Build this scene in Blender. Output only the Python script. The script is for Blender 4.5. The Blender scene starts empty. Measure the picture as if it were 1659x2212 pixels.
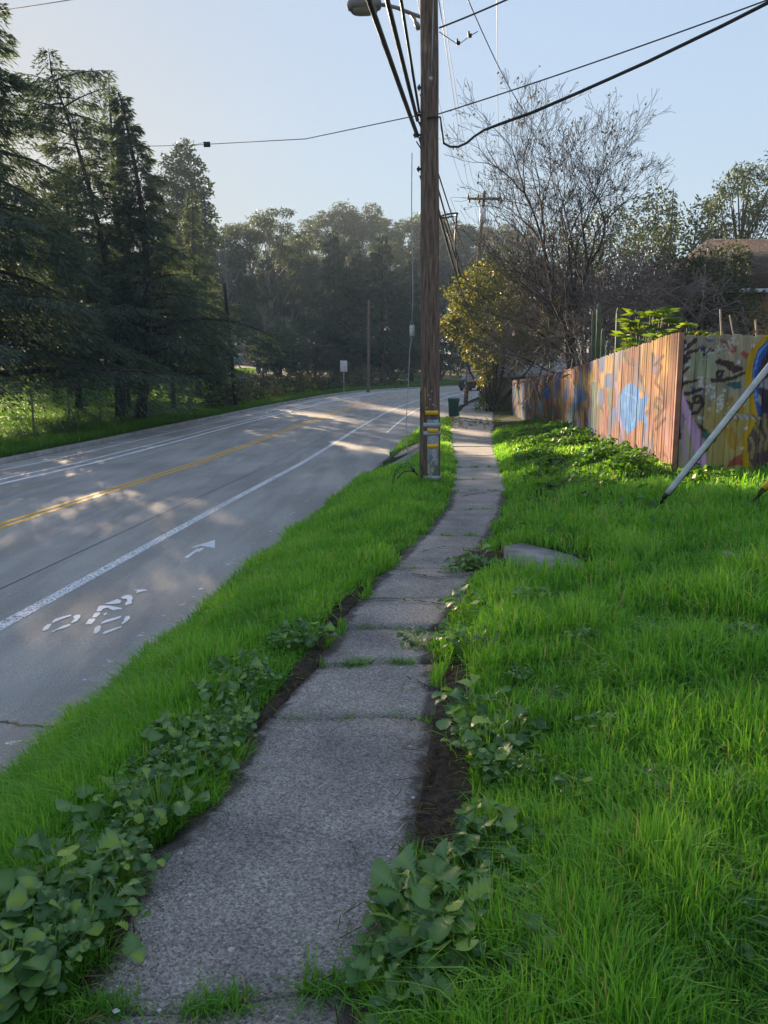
import bpy, bmesh, math, random
import numpy as np
from mathutils import Vector, Matrix

# ------------------------------------------------------------------ camera, world, sun, exposure
TH = math.atan(271/1703.0); ST, CT = math.sin(TH), math.cos(TH)
HC = 1.72
CAM = np.array([0.0, 0.0, HC])
scene = bpy.context.scene
COL = scene.collection
cd = bpy.data.cameras.new("camera")
cam = bpy.data.objects.new("camera", cd); COL.objects.link(cam)
cam.location = (0, 0, HC); cam.rotation_euler = (math.pi/2-TH, 0, 0)
cd.sensor_fit = 'VERTICAL'; cd.sensor_height = 24; cd.sensor_width = 18; cd.lens = 24*1703/2212.0
cd.clip_start = 0.05; cd.clip_end = 2000
scene.camera = cam

SUN = Vector((-.409, .877, .25)).normalized()
world = bpy.data.worlds.new("World"); scene.world = world; world.use_nodes = True
wn = world.node_tree; bg = wn.nodes['Background']
sky = wn.nodes.new('ShaderNodeTexSky'); sky.sky_type = 'NISHITA'; sky.sun_disc = False
sky.sun_elevation = math.asin(SUN.z); sky.sun_rotation = math.atan2(SUN.x, SUN.y)
sky.air_density = 1.0; sky.dust_density = 0.25; sky.ozone_density = 1.6; sky.altitude = 50
bw = wn.nodes.new('ShaderNodeRGBToBW'); pw = wn.nodes.new('ShaderNodeMath'); pw.operation = 'POWER'; pw.inputs[1].default_value = -.75   # compresses the sky's range as the phone did, keeping its hue
vs = wn.nodes.new('ShaderNodeVectorMath'); vs.operation = 'SCALE'
wn.links.new(sky.outputs[0], bw.inputs[0]); wn.links.new(bw.outputs[0], pw.inputs[0]); wn.links.new(sky.outputs[0], vs.inputs[0]); wn.links.new(pw.outputs[0], vs.inputs['Scale']); hsv = wn.nodes.new('ShaderNodeHueSaturation'); hsv.inputs['Saturation'].default_value = .74; wn.links.new(vs.outputs[0], hsv.inputs['Color']); wn.links.new(hsv.outputs[0], bg.inputs[0])
bg.inputs[1].default_value = 0.102
sl = bpy.data.lights.new("sun", 'SUN'); sl.energy = 5.0; sl.angle = math.radians(0.6); sl.color = (1, .76, .52)
so = bpy.data.objects.new("sun", sl); COL.objects.link(so)
so.rotation_euler = SUN.to_track_quat('Z', 'Y').to_euler(); so.location = (-20, 60, 40)
scene.view_settings.view_transform = 'Standard'; scene.view_settings.look = 'None'
scene.view_settings.exposure = 2.05; scene.view_settings.gamma = 1
scene.view_settings.use_curve_mapping = False
scene.cycles.use_denoising = True
scene.cycles.max_bounces = 6; scene.cycles.diffuse_bounces = 3; scene.cycles.glossy_bounces = 2
scene.cycles.transmission_bounces = 4; scene.cycles.transparent_max_bounces = 8; scene.cycles.volume_bounces = 0
scene.cycles.sample_clamp_indirect = 6; scene.cycles.caustics_reflective = False; scene.cycles.caustics_refractive = False

rng = np.random.default_rng(7); random.seed(7)

# ------------------------------------------------------------------ helpers
def ray(X, Y):
    u = (X-829.5)/1703.; v = (Y-1106)/1703.
    return np.array([u, CT-v*ST, -(ST+v*CT)])
def W(X, Y, t): return CAM + t*ray(X, Y)
def proj(p):
    d = np.asarray(p, float)-CAM
    f = d[..., 1]*CT-d[..., 2]*ST; dn = -(d[..., 1]*ST+d[..., 2]*CT)
    return d[..., 0]/f*1703+829.5, dn/f*1703+1106

def link(o, parent=None):
    COL.objects.link(o)
    if parent is not None: o.parent = parent
    return o
def mesh_from(name, V, loops, starts, totals, mats, parent=None, smooth=False, mi=None):
    me = bpy.data.meshes.new(name)
    V = np.ascontiguousarray(V, np.float32).reshape(-1, 3)
    me.vertices.add(len(V)); me.vertices.foreach_set('co', V.ravel())
    me.loops.add(len(loops)); me.loops.foreach_set('vertex_index', np.asarray(loops, np.int32))
    me.polygons.add(len(starts)); me.polygons.foreach_set('loop_start', np.asarray(starts, np.int32))
    if mi is not None: me.polygons.foreach_set('material_index', np.asarray(mi, np.int32))
    me.update(calc_edges=True); me.validate()
    if smooth: me.polygons.foreach_set('use_smooth', np.ones(len(me.polygons), bool))
    for m in (mats if isinstance(mats, (list, tuple)) else [mats]): me.materials.append(m)
    return link(bpy.data.objects.new(name, me), parent)
def poly_mesh(name, V, F, mats, parent=None, smooth=False, mi=None):
    tot = np.array([len(f) for f in F]); st = np.concatenate([[0], np.cumsum(tot)[:-1]])
    return mesh_from(name, V, np.concatenate([np.asarray(f) for f in F]), st, tot, mats, parent, smooth, mi)
def quads(name, V, mat, parent=None, rnd=None):
    """V (N,4,3): a mesh of N separate quads"""
    n = len(V); V = np.asarray(V, np.float32).reshape(-1, 3)
    o = mesh_from(name, V, np.arange(n*4), np.arange(n)*4, np.full(n, 4), mat, parent)
    if rnd is not None:
        a = o.data.attributes.new('rnd', 'FLOAT', 'POINT'); a.data.foreach_set('value', np.repeat(rnd, 4).astype(np.float32))
    return o
def empty(name, loc, rz=0):
    o = bpy.data.objects.new(name, None); o.location = [float(a) for a in loc]; o.rotation_euler = (0, 0, rz); o.empty_display_size = .2
    return link(o)
def tag(o, label=None, cat=None, group=None, kind=None):
    if label: o['label'] = label
    if cat: o['category'] = cat
    if group: o['group'] = group
    if kind: o['kind'] = kind
    return o
def copy_tree(o, parent=None):
    c = o.copy(); COL.objects.link(c); c.parent = parent
    for ch in list(o.children): copy_tree(ch, c)
    return c
class MB:
    """collects shapes into one mesh"""
    def __init__(s): s.V = []; s.F = []; s.n = 0; s.mi = []; s.m = 0
    def add(s, V, F):
        V = np.asarray(V, float).reshape(-1, 3); s.V.append(V)
        s.F += [[i+s.n for i in f] for f in F]; s.mi += [s.m]*len(F); s.n += len(V)
    def box(s, c, d, rz=0, M=None):
        x, y, z = [a/2 for a in d]
        P = np.array([[sx*x, sy*y, sz*z] for sx in (-1, 1) for sy in (-1, 1) for sz in (-1, 1)])
        if M is not None: P = P @ np.asarray(M).T
        elif rz: cc, ss = math.cos(rz), math.sin(rz); P = P @ np.array([[cc, ss, 0], [-ss, cc, 0], [0, 0, 1]])
        s.add(P+np.asarray(c), [(0, 1, 3, 2), (4, 6, 7, 5), (0, 4, 5, 1), (2, 3, 7, 6), (0, 2, 6, 4), (1, 5, 7, 3)])
    def tube(s, P, R, k=6, cap=True):
        P = np.asarray(P, float); n = len(P); R = np.full(n, R) if np.isscalar(R) else np.asarray(R, float)
        T = np.gradient(P, axis=0); T /= np.linalg.norm(T, axis=1)[:, None]+1e-12
        ref = np.array([0, 0, 1.]) if abs(T[0, 2]) < .9 else np.array([1., 0, 0])
        A = np.cross(T, ref); A /= np.linalg.norm(A, axis=1)[:, None]+1e-9; B = np.cross(T, A)
        a = np.arange(k)*2*math.pi/k
        V = P[:, None]+R[:, None, None]*(np.cos(a)[None, :, None]*A[:, None]+np.sin(a)[None, :, None]*B[:, None])
        F = [(i*k+j, i*k+(j+1) % k, (i+1)*k+(j+1) % k, (i+1)*k+j) for i in range(n-1) for j in range(k)]
        if cap: F += [tuple(range(k))[::-1], tuple((n-1)*k+j for j in range(k))]
        s.add(V, F)
    def build(s, name, mats, parent=None, smooth=False, bevel=0):
        o = poly_mesh(name, np.concatenate(s.V), s.F, mats, parent, smooth, s.mi)
        if bevel:
            b = o.modifiers.new('b', 'BEVEL'); b.width = bevel; b.segments = 2; b.limit_method = 'ANGLE'
        return o

# ------------------------------------------------------------------ materials
def mat(name, col, rough=.8, spec=.3, metal=0):
    m = bpy.data.materials.new(name); m.use_nodes = True
    b = m.node_tree.nodes['Principled BSDF']
    b.inputs['Base Color'].default_value = (*col, 1); b.inputs['Roughness'].default_value = rough
    b.inputs['Specular IOR Level'].default_value = spec; b.inputs['Metallic'].default_value = metal
    return m
class NT:
    def __init__(s, m): s.m = m; s.t = m.node_tree; s.b = s.t.nodes['Principled BSDF']
    def n(s, kind, **kw):
        d = s.t.nodes.new('ShaderNode'+kind)
        for k, v in kw.items(): setattr(d, k, v)
        return d
    def l(s, a, b): s.t.links.new(a, b)
    def coord(s): return s.n('TexCoord').outputs['Object']
    def noise(s, vec, scale, detail=3, rough=.55, scl=None):
        if scl is not None:
            mp = s.n('Mapping'); mp.inputs['Scale'].default_value = scl; s.l(vec, mp.inputs[0]); vec = mp.outputs[0]
        d = s.n('TexNoise'); d.inputs['Scale'].default_value = scale; d.inputs['Detail'].default_value = detail; d.inputs['Roughness'].default_value = rough
        s.l(vec, d.inputs['Vector']); return d.outputs[0]
    def ramp(s, fac, stops):
        r = s.n('ValToRGB'); e = r.color_ramp.elements
        while len(e) < len(stops): e.new(.5)
        for i, (p, c) in enumerate(stops):
            e[i].position = p; e[i].color = (*c, 1) if len(c) == 3 else c
        s.l(fac, r.inputs[0]); return r.outputs[0]
    def mix(s, fac, a, b, blend='MIX'):
        d = s.n('Mix', data_type='RGBA', blend_type=blend)
        for k, v in ((0, fac), (6, a), (7, b)):
            if hasattr(v, 'links'): s.l(v, d.inputs[k])
            elif k == 0: d.inputs[0].default_value = v
            else: d.inputs[k].default_value = (*v, 1)
        return d.outputs[2]
    def bump(s, h, strength=.5, dist=.01):
        d = s.n('Bump'); d.inputs['Strength'].default_value = strength; d.inputs['Distance'].default_value = dist
        s.l(h, d.inputs['Height']); s.l(d.outputs[0], s.b.inputs['Normal']); return d
    def base(s, c): s.l(c, s.b.inputs['Base Color'])

def noisy(name, c1, c2, scale, rough=.85, spec=.25, bump=0, dist=.01, detail=4, scl=None, lo=.35, hi=.65):
    m = mat(name, c1, rough, spec); t = NT(m); v = t.coord()
    n = t.noise(v, scale, detail, scl=scl); t.base(t.ramp(n, [(lo, c1), (hi, c2)]))
    if bump: t.bump(n, bump, dist)
    return m

def leaf_mat(name, cols, trans=.4, rough=.55, spec=.3, tmul=(1.1, 1.25, .6)):
    """leaf: diffuse + translucent, colour varied by the per-leaf 'rnd' value"""
    m = mat(name, cols[0], rough, spec); t = NT(m)
    a = t.n('Attribute', attribute_name='rnd')
    c = t.ramp(a.outputs['Fac'], [(i/(len(cols)-1), k) for i, k in enumerate(cols)])
    t.base(c)
    tr = t.n('BsdfTranslucent'); t.l(t.mix(1.0, c, tmul, 'MULTIPLY'), tr.inputs[0])
    mx = t.n('MixShader'); mx.inputs[0].default_value = trans
    t.l(t.b.outputs[0], mx.inputs[1]); t.l(tr.outputs[0], mx.inputs[2])
    t.l(mx.outputs[0], t.t.nodes['Material Output'].inputs[0]); return m

M = {}
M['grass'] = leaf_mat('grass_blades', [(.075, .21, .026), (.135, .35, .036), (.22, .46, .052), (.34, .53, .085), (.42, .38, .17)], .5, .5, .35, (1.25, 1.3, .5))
M['meadow'] = leaf_mat('meadow_grass', [(.05, .12, .014), (.09, .20, .022), (.15, .27, .035)], .45, .6, .2, (1.3, 1.3, .5))
M['weed'] = leaf_mat('weed_leaves', [(.045, .12, .03), (.07, .16, .05), (.13, .25, .055), (.16, .27, .13), (.28, .41, .06)], .38, .42, .4, (1.2, 1.4, .4))
M['cedar'] = leaf_mat('cedar_needles', [(.05, .066, .048), (.085, .105, .075), (.13, .155, .12)], .38, .7, .15)
M['cedar_dark'] = leaf_mat('conifer_needles', [(.032, .052, .036), (.05, .075, .05), (.075, .10, .065)], .25, .7, .15)
M['euc'] = leaf_mat('eucalyptus_leaves', [(.045, .06, .034), (.075, .09, .05), (.12, .12, .06)], .35, .6, .25)
M['oak'] = leaf_mat('oak_leaves', [(.032, .046, .026), (.05, .066, .034), (.075, .095, .048)], .25, .6, .25)
M['evergreen'] = leaf_mat('evergreen_leaves', [(.025, .04, .02), (.045, .065, .028), (.08, .11, .03)], .3, .55, .3)
M['yellow'] = leaf_mat('yellowing_leaves', [(.05, .075, .02), (.085, .115, .027), (.13, .155, .033), (.27, .22, .035)], .4, .55, .3, (1.3, 1.15, .4))
M['bramble'] = leaf_mat('bramble_leaves', [(.05, .042, .026), (.07, .055, .032), (.06, .075, .03)], .3, .7, .2)
M['dead'] = leaf_mat('dead_leaves', [(.06, .04, .022), (.11, .075, .035), (.2, .15, .06)], .25, .8, .1)
M['palm'] = leaf_mat('garden_leaves', [(.07, .15, .02), (.13, .22, .02), (.2, .27, .03)], .45, .45, .4, (1.3, 1.2, .4))
M['clover'] = leaf_mat('ground_cover_leaves', [(.04, .11, .015), (.07, .17, .02), (.12, .24, .03)], .4, .5, .35, (1.2, 1.3, .4))
M['bark'] = noisy('bark', (.035, .027, .022), (.085, .07, .06), 5, .95, .1, .6, .03, scl=(3, 3, .5))
M['bark_pale'] = noisy('pale_bark', (.16, .14, .12), (.3, .26, .22), 4, .9, .2, .4, .02, scl=(2, 2, .6))
M['bark_grey'] = noisy('grey_bark', (.10, .085, .08), (.2, .17, .16), 6, .9, .2, .4, .01, scl=(2, 2, .7))
M['twig'] = noisy('twigs', (.12, .09, .085), (.24, .19, .17), 3, .8, .3)
M['bark_dark'] = noisy('dark_bark', (.025, .02, .02), (.06, .05, .048), 6, .9, .2, .4, .01, scl=(2, 2, .7))
M['galv'] = noisy('galvanised_metal', (.25, .26, .28), (.42, .43, .45), 7, .45, .5)
M['black'] = mat('black_rubber', (.012, .012, .013), .6, .4)
M['cable'] = mat('cable_sheath', (.013, .013, .015), .5, .4)
M['yellow_band'] = noisy('yellow_plastic', (.62, .36, .02), (.75, .46, .03), 9, .5, .4)
M['white_plastic'] = noisy('white_plastic', (.40, .42, .45), (.58, .60, .63), 3, .45, .5, scl=(1, 1, 6))
M['soil'] = noisy('soil', (.03, .022, .016), (.075, .058, .045), 26, .95, .1, 1.0, .03, 6)

# ------------------------------------------------------------------ road alignment and terrain height
def plan():
    pts = []; x, y, h = -6.7-.093*43.6, -30., math.atan(.093); ds = .5
    for i in range(480):
        pts.append((x, y, h))
        if y > 35 and h < 1.45: h += ds/90*min(1, (y-35)/25)
        x += math.sin(h)*ds; y += math.cos(h)*ds
    return np.array(pts)
P = plan(); SS = np.arange(len(P))*.5
_zy = np.array([(-30, -.88), (5, -.8), (15, -.67), (24, -.6), (31, -.44), (36, -.3), (46, -.05), (58.5, .43), (65, .8), (73, 1.2)])
_sy = np.interp(_zy[:, 0], P[:, 1], SS)
_sz = np.concatenate([_sy, [_sy[-1]+15, _sy[-1]+35, _sy[-1]+140]]); _zz = np.concatenate([_zy[:, 1], [1.55, 2.1, 5.]])
def zroad(s): return np.interp(s, _sz, _zz)
RR = np.array([(-30, 5.2), (9, 5.2), (20, 5.5), (30, 5.8), (38, 6.2), (45, 7.2), (400, 7.3)])
_rs = np.interp(RR[:7, 0], P[:, 1], SS)
def rr_half(s): return np.interp(s, np.concatenate([_rs[:6], [400]]), RR[:, 1])
def road_coords(x, y):
    x = np.asarray(x, float).ravel(); y = np.asarray(y, float).ravel()
    off = np.empty(len(x)); s = np.empty(len(x)); Q = P[::2]
    for i in range(0, len(x), 4000):
        dx = x[i:i+4000, None]-Q[None, :, 0]; dy = y[i:i+4000, None]-Q[None, :, 1]
        j = (dx*dx+dy*dy).argmin(1); k = np.arange(len(j)); h = Q[j, 2]
        off[i:i+4000] = dx[k, j]*np.cos(h)-dy[k, j]*np.sin(h)
        s[i:i+4000] = SS[::2][j]+dx[k, j]*np.sin(h)+dy[k, j]*np.cos(h)
    return off, s
_zp = np.array([(-20, 0), (25, 0), (32, -.03), (40, -.02), (50, .14), (58, .32), (75, 1.0), (120, 2.2)])
def zpath(y): return np.interp(y, _zp[:, 0], _zp[:, 1])
def edge_pts(L):
    out = []
    for X, Y in L:
        d = ray(X, Y); t = HC/-d[2]
        for _ in range(6): t = (HC-zpath(t*d[1]))/-d[2]
        out.append((t*d[1], t*d[0]))
    return np.array(sorted(out))
PL = edge_pts([(150, 2180), (235, 2010), (330, 1850), (430, 1760), (490, 1690), (560, 1560), (640, 1470), (715, 1400), (745, 1330), (800, 1270), (860, 1212), (930, 1140), (968, 1095), (980, 1050), (985, 1000), (975, 960), (975, 930), (976, 911), (1012, 880)])
PR = edge_pts([(800, 2190), (850, 1990), (905, 1880), (925, 1750), (940, 1600), (945, 1470), (930, 1400), (965, 1345), (1000, 1290), (1040, 1235), (1045, 1180), (1085, 1105), (1092, 1060), (1078, 1010), (1064, 960), (1064, 930), (1066, 905), (1062, 880)])
PL = np.vstack([[-10, PL[0, 1]-.1], PL, [75, 9.6], [120, 22]]); PR = np.vstack([[-10, PR[0, 1]+.1], PR, [75, 11.6], [120, 24]])
def pathL(y): return np.interp(y, PL[:, 0], PL[:, 1])
def pathR(y): return np.interp(y, PR[:, 0], PR[:, 1])
def sstep(w): w = np.clip(w, 0, 1); return w*w*(3-2*w)
def wob(x, y, f=1.): return np.sin(x*1.7*f+.3*y)*np.sin(y*1.3*f-.5*x+1)+.5*np.sin(x*3.9*f+1.2)*np.sin(y*3.1*f+.4)
def ground_z(x, y):
    sh = np.shape(x); x = np.asarray(x, float).ravel(); y = np.asarray(y, float).ravel()
    off, s = road_coords(x, y); zr = zroad(s); rr = rr_half(s); L, R = pathL(y), pathR(y); zp = zpath(y)
    dl = np.maximum(-off-6.05, 0)
    zl = zr+.12+.022*dl+.03*np.maximum(dl-14, 0)+.05*sstep(dl/3)*wob(x, y, .5)
    d1 = np.maximum(off-rr-.1, 0); d2 = np.maximum(L-x, 0); w = d1/(d1+d2+1e-6)
    zv = zr+.1+(zp-zr-.1)*np.sin(np.clip(w, 0, 1)*math.pi/2)**1.15+.03*sstep(d1/.3)*sstep(d2/.3)*wob(x, y, 1.3)
    dr = np.maximum(x-R, 0)
    zrt = zp+.175*3.0*(1-np.exp(-dr/2.3))*np.where(y < 30, 1, np.clip(1-(y-30)/35, .35, 1))+.035*sstep(dr/.6)*wob(x, y, 1.1)
    z = np.where(x < L, zv, np.where(x > R, zrt, zp-.07))
    z = np.where((x < L) & (d1 <= 0), zr-.1, z)
    z = np.where(off < -5.95, zl, np.where(off <= rr, np.minimum(zr-.1, z), z))
    far = sstep((y-95)/60)
    z = np.where((off > rr) & (y > 80), zr+.02*(off-rr), z)
    return z.reshape(sh) if sh else float(z[0])
def gz(x, y): return float(ground_z(np.array([x]), np.array([y]))[0])
def hit(X, Y, dz=0, tmax=200):
    """where the line of sight through (X, Y) meets the ground"""
    d = ray(X, Y); t = np.concatenate([np.arange(1.2, 20, .04), np.arange(20, tmax, .25)])
    q = CAM+t[:, None]*d; h = q[:, 2]-ground_z(q[:, 0], q[:, 1])-dz
    i = np.argmax(h <= 0)
    if h[i] > 0: i = len(t)-1
    return q[i]
def hit_road(X, Y, lift=.006):
    d = ray(X, Y); t = np.concatenate([np.arange(2, 20, .03), np.arange(20, 130, .15)])
    q = CAM+t[:, None]*d; _, s = road_coords(q[:, 0], q[:, 1]); h = q[:, 2]-zroad(s)-lift
    i = max(1, int(np.argmax(h <= 0))); f = h[i-1]/(h[i-1]-h[i]+1e-9)
    return q[i-1]+(q[i]-q[i-1])*f
def at(X, Y0, t):
    """ground point in the direction X at depth t"""
    q = W(X, Y0, t); return np.array([q[0], q[1], gz(q[0], q[1])])

def graded(segs):
    out = []
    for a, b, d in segs: out += list(np.arange(a, b-1e-6, d))
    return np.array(out+[segs[-1][1]])
gx = graded([(-260, -60, 10), (-60, -26, 2), (-26, -15, .5), (-15, 9, .2), (9, 36, .6), (36, 70, 2), (70, 260, 10)])
gy = graded([(-40, -4, 4), (-4, 16, .2), (16, 60, .4), (60, 112, .5), (112, 160, 3), (160, 420, 10)])
GX, GY = np.meshgrid(gx, gy); GZ = ground_z(GX, GY)
nx, ny = len(gx), len(gy); idx = np.arange(nx*ny).reshape(ny, nx)
F = np.stack([idx[:-1, :-1], idx[:-1, 1:], idx[1:, 1:], idx[1:, :-1]], -1).reshape(-1, 4)
m = mat('earth_and_turf', (.03, .05, .015), .95, .1); t = NT(m); v = t.coord()
c = t.ramp(t.noise(v, 1.3, 5), [(.35, (.022, .038, .010)), (.55, (.035, .062, .014)), (.7, (.05, .055, .022))])
c2 = t.ramp(t.noise(v, 30, 5), [(.4, (.45, .45, .45)), (.65, (1.2, 1.2, 1.2))])
t.base(t.mix(1, c, c2, 'MULTIPLY')); t.bump(t.noise(v, 18, 5), .8, .04)
g = mesh_from('ground', np.stack([GX, GY, GZ], -1), F.ravel(), np.arange(len(F))*4, np.full(len(F), 4), m, smooth=True)
tag(g, kind='structure')

# ------------------------------------------------------------------ road
def offset_line(o, s0, s1, step=.5, lift=0.):
    s = np.arange(s0, s1, step); px = np.interp(s, SS, P[:, 0]); py = np.interp(s, SS, P[:, 1]); h = np.interp(s, SS, P[:, 2])
    oo = o(s) if callable(o) else o
    return np.stack([px+np.cos(h)*oo, py-np.sin(h)*oo, zroad(s)+lift], -1)
def strip(name, o1, o2, s0, s1, mt, lift, step=.5, n=1, parent=None):
    A = offset_line(o1, s0, s1, step, lift); B = offset_line(o2, s0, s1, step, lift)
    V = np.concatenate([A+(B-A)*k/n for k in range(n+1)]); m_ = len(A)
    F = [(k*m_+i, (k+1)*m_+i, (k+1)*m_+i+1, k*m_+i+1) for k in range(n) for i in range(m_-1)]
    return poly_mesh(name, V, F, mt, parent)
m = mat('asphalt', (.15, .15, .155), .82, .35); t = NT(m); v = t.coord()
c = t.ramp(t.noise(v, .35, 4), [(.35, (.29, .27, .25)), (.65, (.37, .345, .32))])
spk = t.ramp(t.noise(v, 95, 2), [(.35, (.72, .72, .72)), (.6, (1.12, 1.12, 1.12)), (.75, (1.6, 1.6, 1.6))])
c = t.mix(1, c, spk, 'MULTIPLY')
st = t.ramp(t.noise(v, 1.0, 5, scl=(2.2, .25, 1)), [(.42, (.84, .84, .85)), (.6, (1.05, 1.05, 1.05))])
t.base(t.mix(1, c, st, 'MULTIPLY')); t.bump(t.noise(v, 140, 3), .35, .006)
road = strip('road', -5.9, lambda s: rr_half(s)+.12, 2, 225, m, 0, n=6); tag(road, kind='structure')
def paint(name, col, thr, sc=38):
    m = mat(name, col, .7, .35); t = NT(m); v = t.coord()
    f = t.ramp(t.noise(v, sc, 5, .7), [(thr-.04, (0, 0, 0)), (thr+.04, (1, 1, 1))])
    f2 = t.ramp(t.noise(v, .8, 3), [(.3, (.75, .75, .75)), (.5, (1, 1, 1))])
    tr = t.n('BsdfTransparent'); mx = t.n('MixShader')
    t.l(t.mix(1, f, f2, 'MULTIPLY'), mx.inputs[0]); t.l(tr.outputs[0], mx.inputs[1]); t.l(t.b.outputs[0], mx.inputs[2])
    t.l(mx.outputs[0], t.t.nodes['Material Output'].inputs[0]); return m
M['white_paint'] = paint('white_road_paint', (.78, .78, .80), .33); M['worn_paint'] = paint('worn_road_paint', (.78, .78, .80), .46, 30)
M['faint_paint'] = paint('faint_road_paint', (.72, .72, .74), .60, 9); M['yellow_paint'] = paint('yellow_road_paint', (.72, .38, .03), .28)
M['tar'] = mat('crack_sealant', (.02, .02, .022), .6, .4)
S0, S1 = 4, 210
for nm, o, w, mt, a, b in [('centre_line', .11, .11, 'yellow_paint', S0, S1), ('centre_line', -.11, .11, 'yellow_paint', S0, S1),
        ('lane_line', 3.2, .17, 'worn_paint', S0, S1), ('edge_line', 4.8, .10, 'faint_paint', S0, 66), ('edge_line', 4.8, .11, 'white_paint', 66, S1),
        ('lane_line', -3.2, .15, 'white_paint', S0, S1), ('lane_line', -3.72, .10, 'white_paint', S0, S1), ('lane_line', -4.92, .08, 'white_paint', S0, S1)]:
    tag(strip('road_'+nm, o-w/2, o+w/2, a, b, M[mt], .005), kind='structure')
mb = MB()
for s in np.arange(34, 130, 5.2):
    A = offset_line(-3.28, s, s+.6, .5, .005)[0]; B = offset_line(-3.68, s-1.1, s, .5, .005)[0]
    d = offset_line(-3.3, s+.12, s+.7, .5, .005)[0]-offset_line(-3.3, s, s+.6, .5, .005)[0]
    mb.add([A, A+d, B+d, B], [(0, 1, 2, 3)])
    A = offset_line(-4.96, s+1, s+1.6, .5, .005)[0]; B = offset_line(-5.7, s+.6, s+1.2, .5, .005)[0]
    mb.add([A, A+d, B+d, B], [(0, 1, 2, 3)])
tag(mb.build('road_buffer_marking', M['white_paint']), kind='structure')
def cq(x, y): return (x/1.3825/1.8228, (2000+y/1.3825)/1.8228)
BIKE = [[(285, 618), (300, 604), (345, 590), (388, 580), (386, 588), (345, 602), (300, 620), (284, 628)],
        [(398, 590), (415, 581), (437, 581), (436, 595), (420, 615), (392, 626), (385, 622), (405, 605)],
        [(228, 668), (240, 648), (258, 634), (280, 629), (278, 638), (262, 660), (240, 668)],
        [(280, 673), (300, 662), (345, 640), (384, 630), (382, 640), (350, 654), (305, 666), (285, 677)],
        [(465, 632), (485, 604), (520, 601), (515, 614), (498, 632), (470, 634)], [(503, 592), (515, 572), (545, 567), (545, 578), (525, 594), (505, 596)],
        [(525, 562), (538, 534), (562, 531), (600, 532), (664, 545), (662, 552), (620, 553), (640, 560), (610, 556), (585, 543), (560, 549), (552, 560), (530, 564)],
        [(568, 522), (600, 510), (640, 495), (660, 505), (655, 518), (610, 524)], [(658, 486), (685, 474), (712, 474), (724, 488), (716, 506), (720, 518), (684, 530), (680, 522), (694, 505), (690, 494), (668, 495)],
        [(730, 448), (760, 444), (790, 443), (804, 450), (780, 453), (745, 462), (738, 460), (750, 452)],
        [(550, 624), (575, 610), (620, 598), (660, 586), (655, 598), (620, 611), (570, 626), (552, 630)],
        [(676, 604), (685, 590), (704, 586), (708, 600), (690, 618), (665, 634), (662, 626), (675, 614)],
        [(510, 682), (516, 652), (535, 640), (550, 642), (548, 652), (545, 668), (525, 684)], [(556, 684), (570, 672), (620, 655), (664, 642), (660, 650), (620, 666), (570, 686)],
        [(562, 576), (580, 570), (584, 576), (568, 584)]]
ARROW = [[(1002, 270), (1022, 256), (1046, 240), (1074, 222), (1085, 222), (1062, 242), (1036, 262), (1024, 272)],
         [(1070, 236), (1092, 217), (1112, 218), (1100, 230), (1080, 240)],
         [(1036, 216), (1090, 198), (1170, 174), (1170, 218), (1150, 216), (1138, 212), (1112, 210), (1090, 206), (1070, 214)]]
def decal(name, polys, mt):
    mb = MB()
    for p in polys:
        q = np.array([hit_road(*cq(*a)) for a in p]); mb.add(q, [tuple(range(len(q)))])
    o = mb.build(name, mt); bm = bmesh.new(); bm.from_mesh(o.data); bmesh.ops.triangulate(bm, faces=bm.faces[:]); bmesh.ops.recalc_face_normals(bm, faces=bm.faces[:]); bm.to_mesh(o.data); bm.free(); return tag(o, kind='structure')
decal('road_bicycle_marking', BIKE, M['white_paint']); decal('road_arrow_marking', ARROW, M['white_paint'])
def crack(name, pts, w, lift=.004, mt='tar'):
    q = np.array([hit_road(*a, lift) for a in pts]); q = np.concatenate([q[:1]]+[np.linspace(a, b, 7)[1:] for a, b in zip(q[:-1], q[1:])])
    q[:, :2] += rng.normal(0, .018, (len(q), 2)); T = np.gradient(q, axis=0); N = np.stack([-T[:, 1], T[:, 0], 0*T[:, 0]], -1); N /= np.linalg.norm(N, axis=1)[:, None]
    ww = w*rng.uniform(.4, 1.2, len(q))[:, None]; n = len(q)
    return tag(poly_mesh(name, np.concatenate([q+N*ww, q-N*ww]), [(i, n+i, n+i+1, i+1) for i in range(n-1)], M[mt]), kind='structure')
crack('road_crack', [(-40, 1553), (20, 1560), (90, 1568), (180, 1575), (260, 1580)], .017)
crack('road_crack', [(835, 1000), (850, 975), (868, 955)], .05); crack('road_crack', [(690, 1110), (650, 1160)], .01)
tag(strip('road_seam', 2.35, 2.365, 6, 90, M['tar'], .004), kind='structure')
# manhole cover in the carriageway
q = hit_road(753, 900); mb = MB(); a = np.arange(24)*math.pi/12
mb.add(np.stack([q[0]+.4*np.cos(a), q[1]+.4*np.sin(a), q[2]+.004+0*a], -1), [tuple(range(24))])
tag(mb.build('manhole_cover', noisy('cast_iron', (.17, .16, .15), (.26, .25, .24), 30)), 'round iron manhole cover set in the far traffic lane', 'manhole cover')
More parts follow.
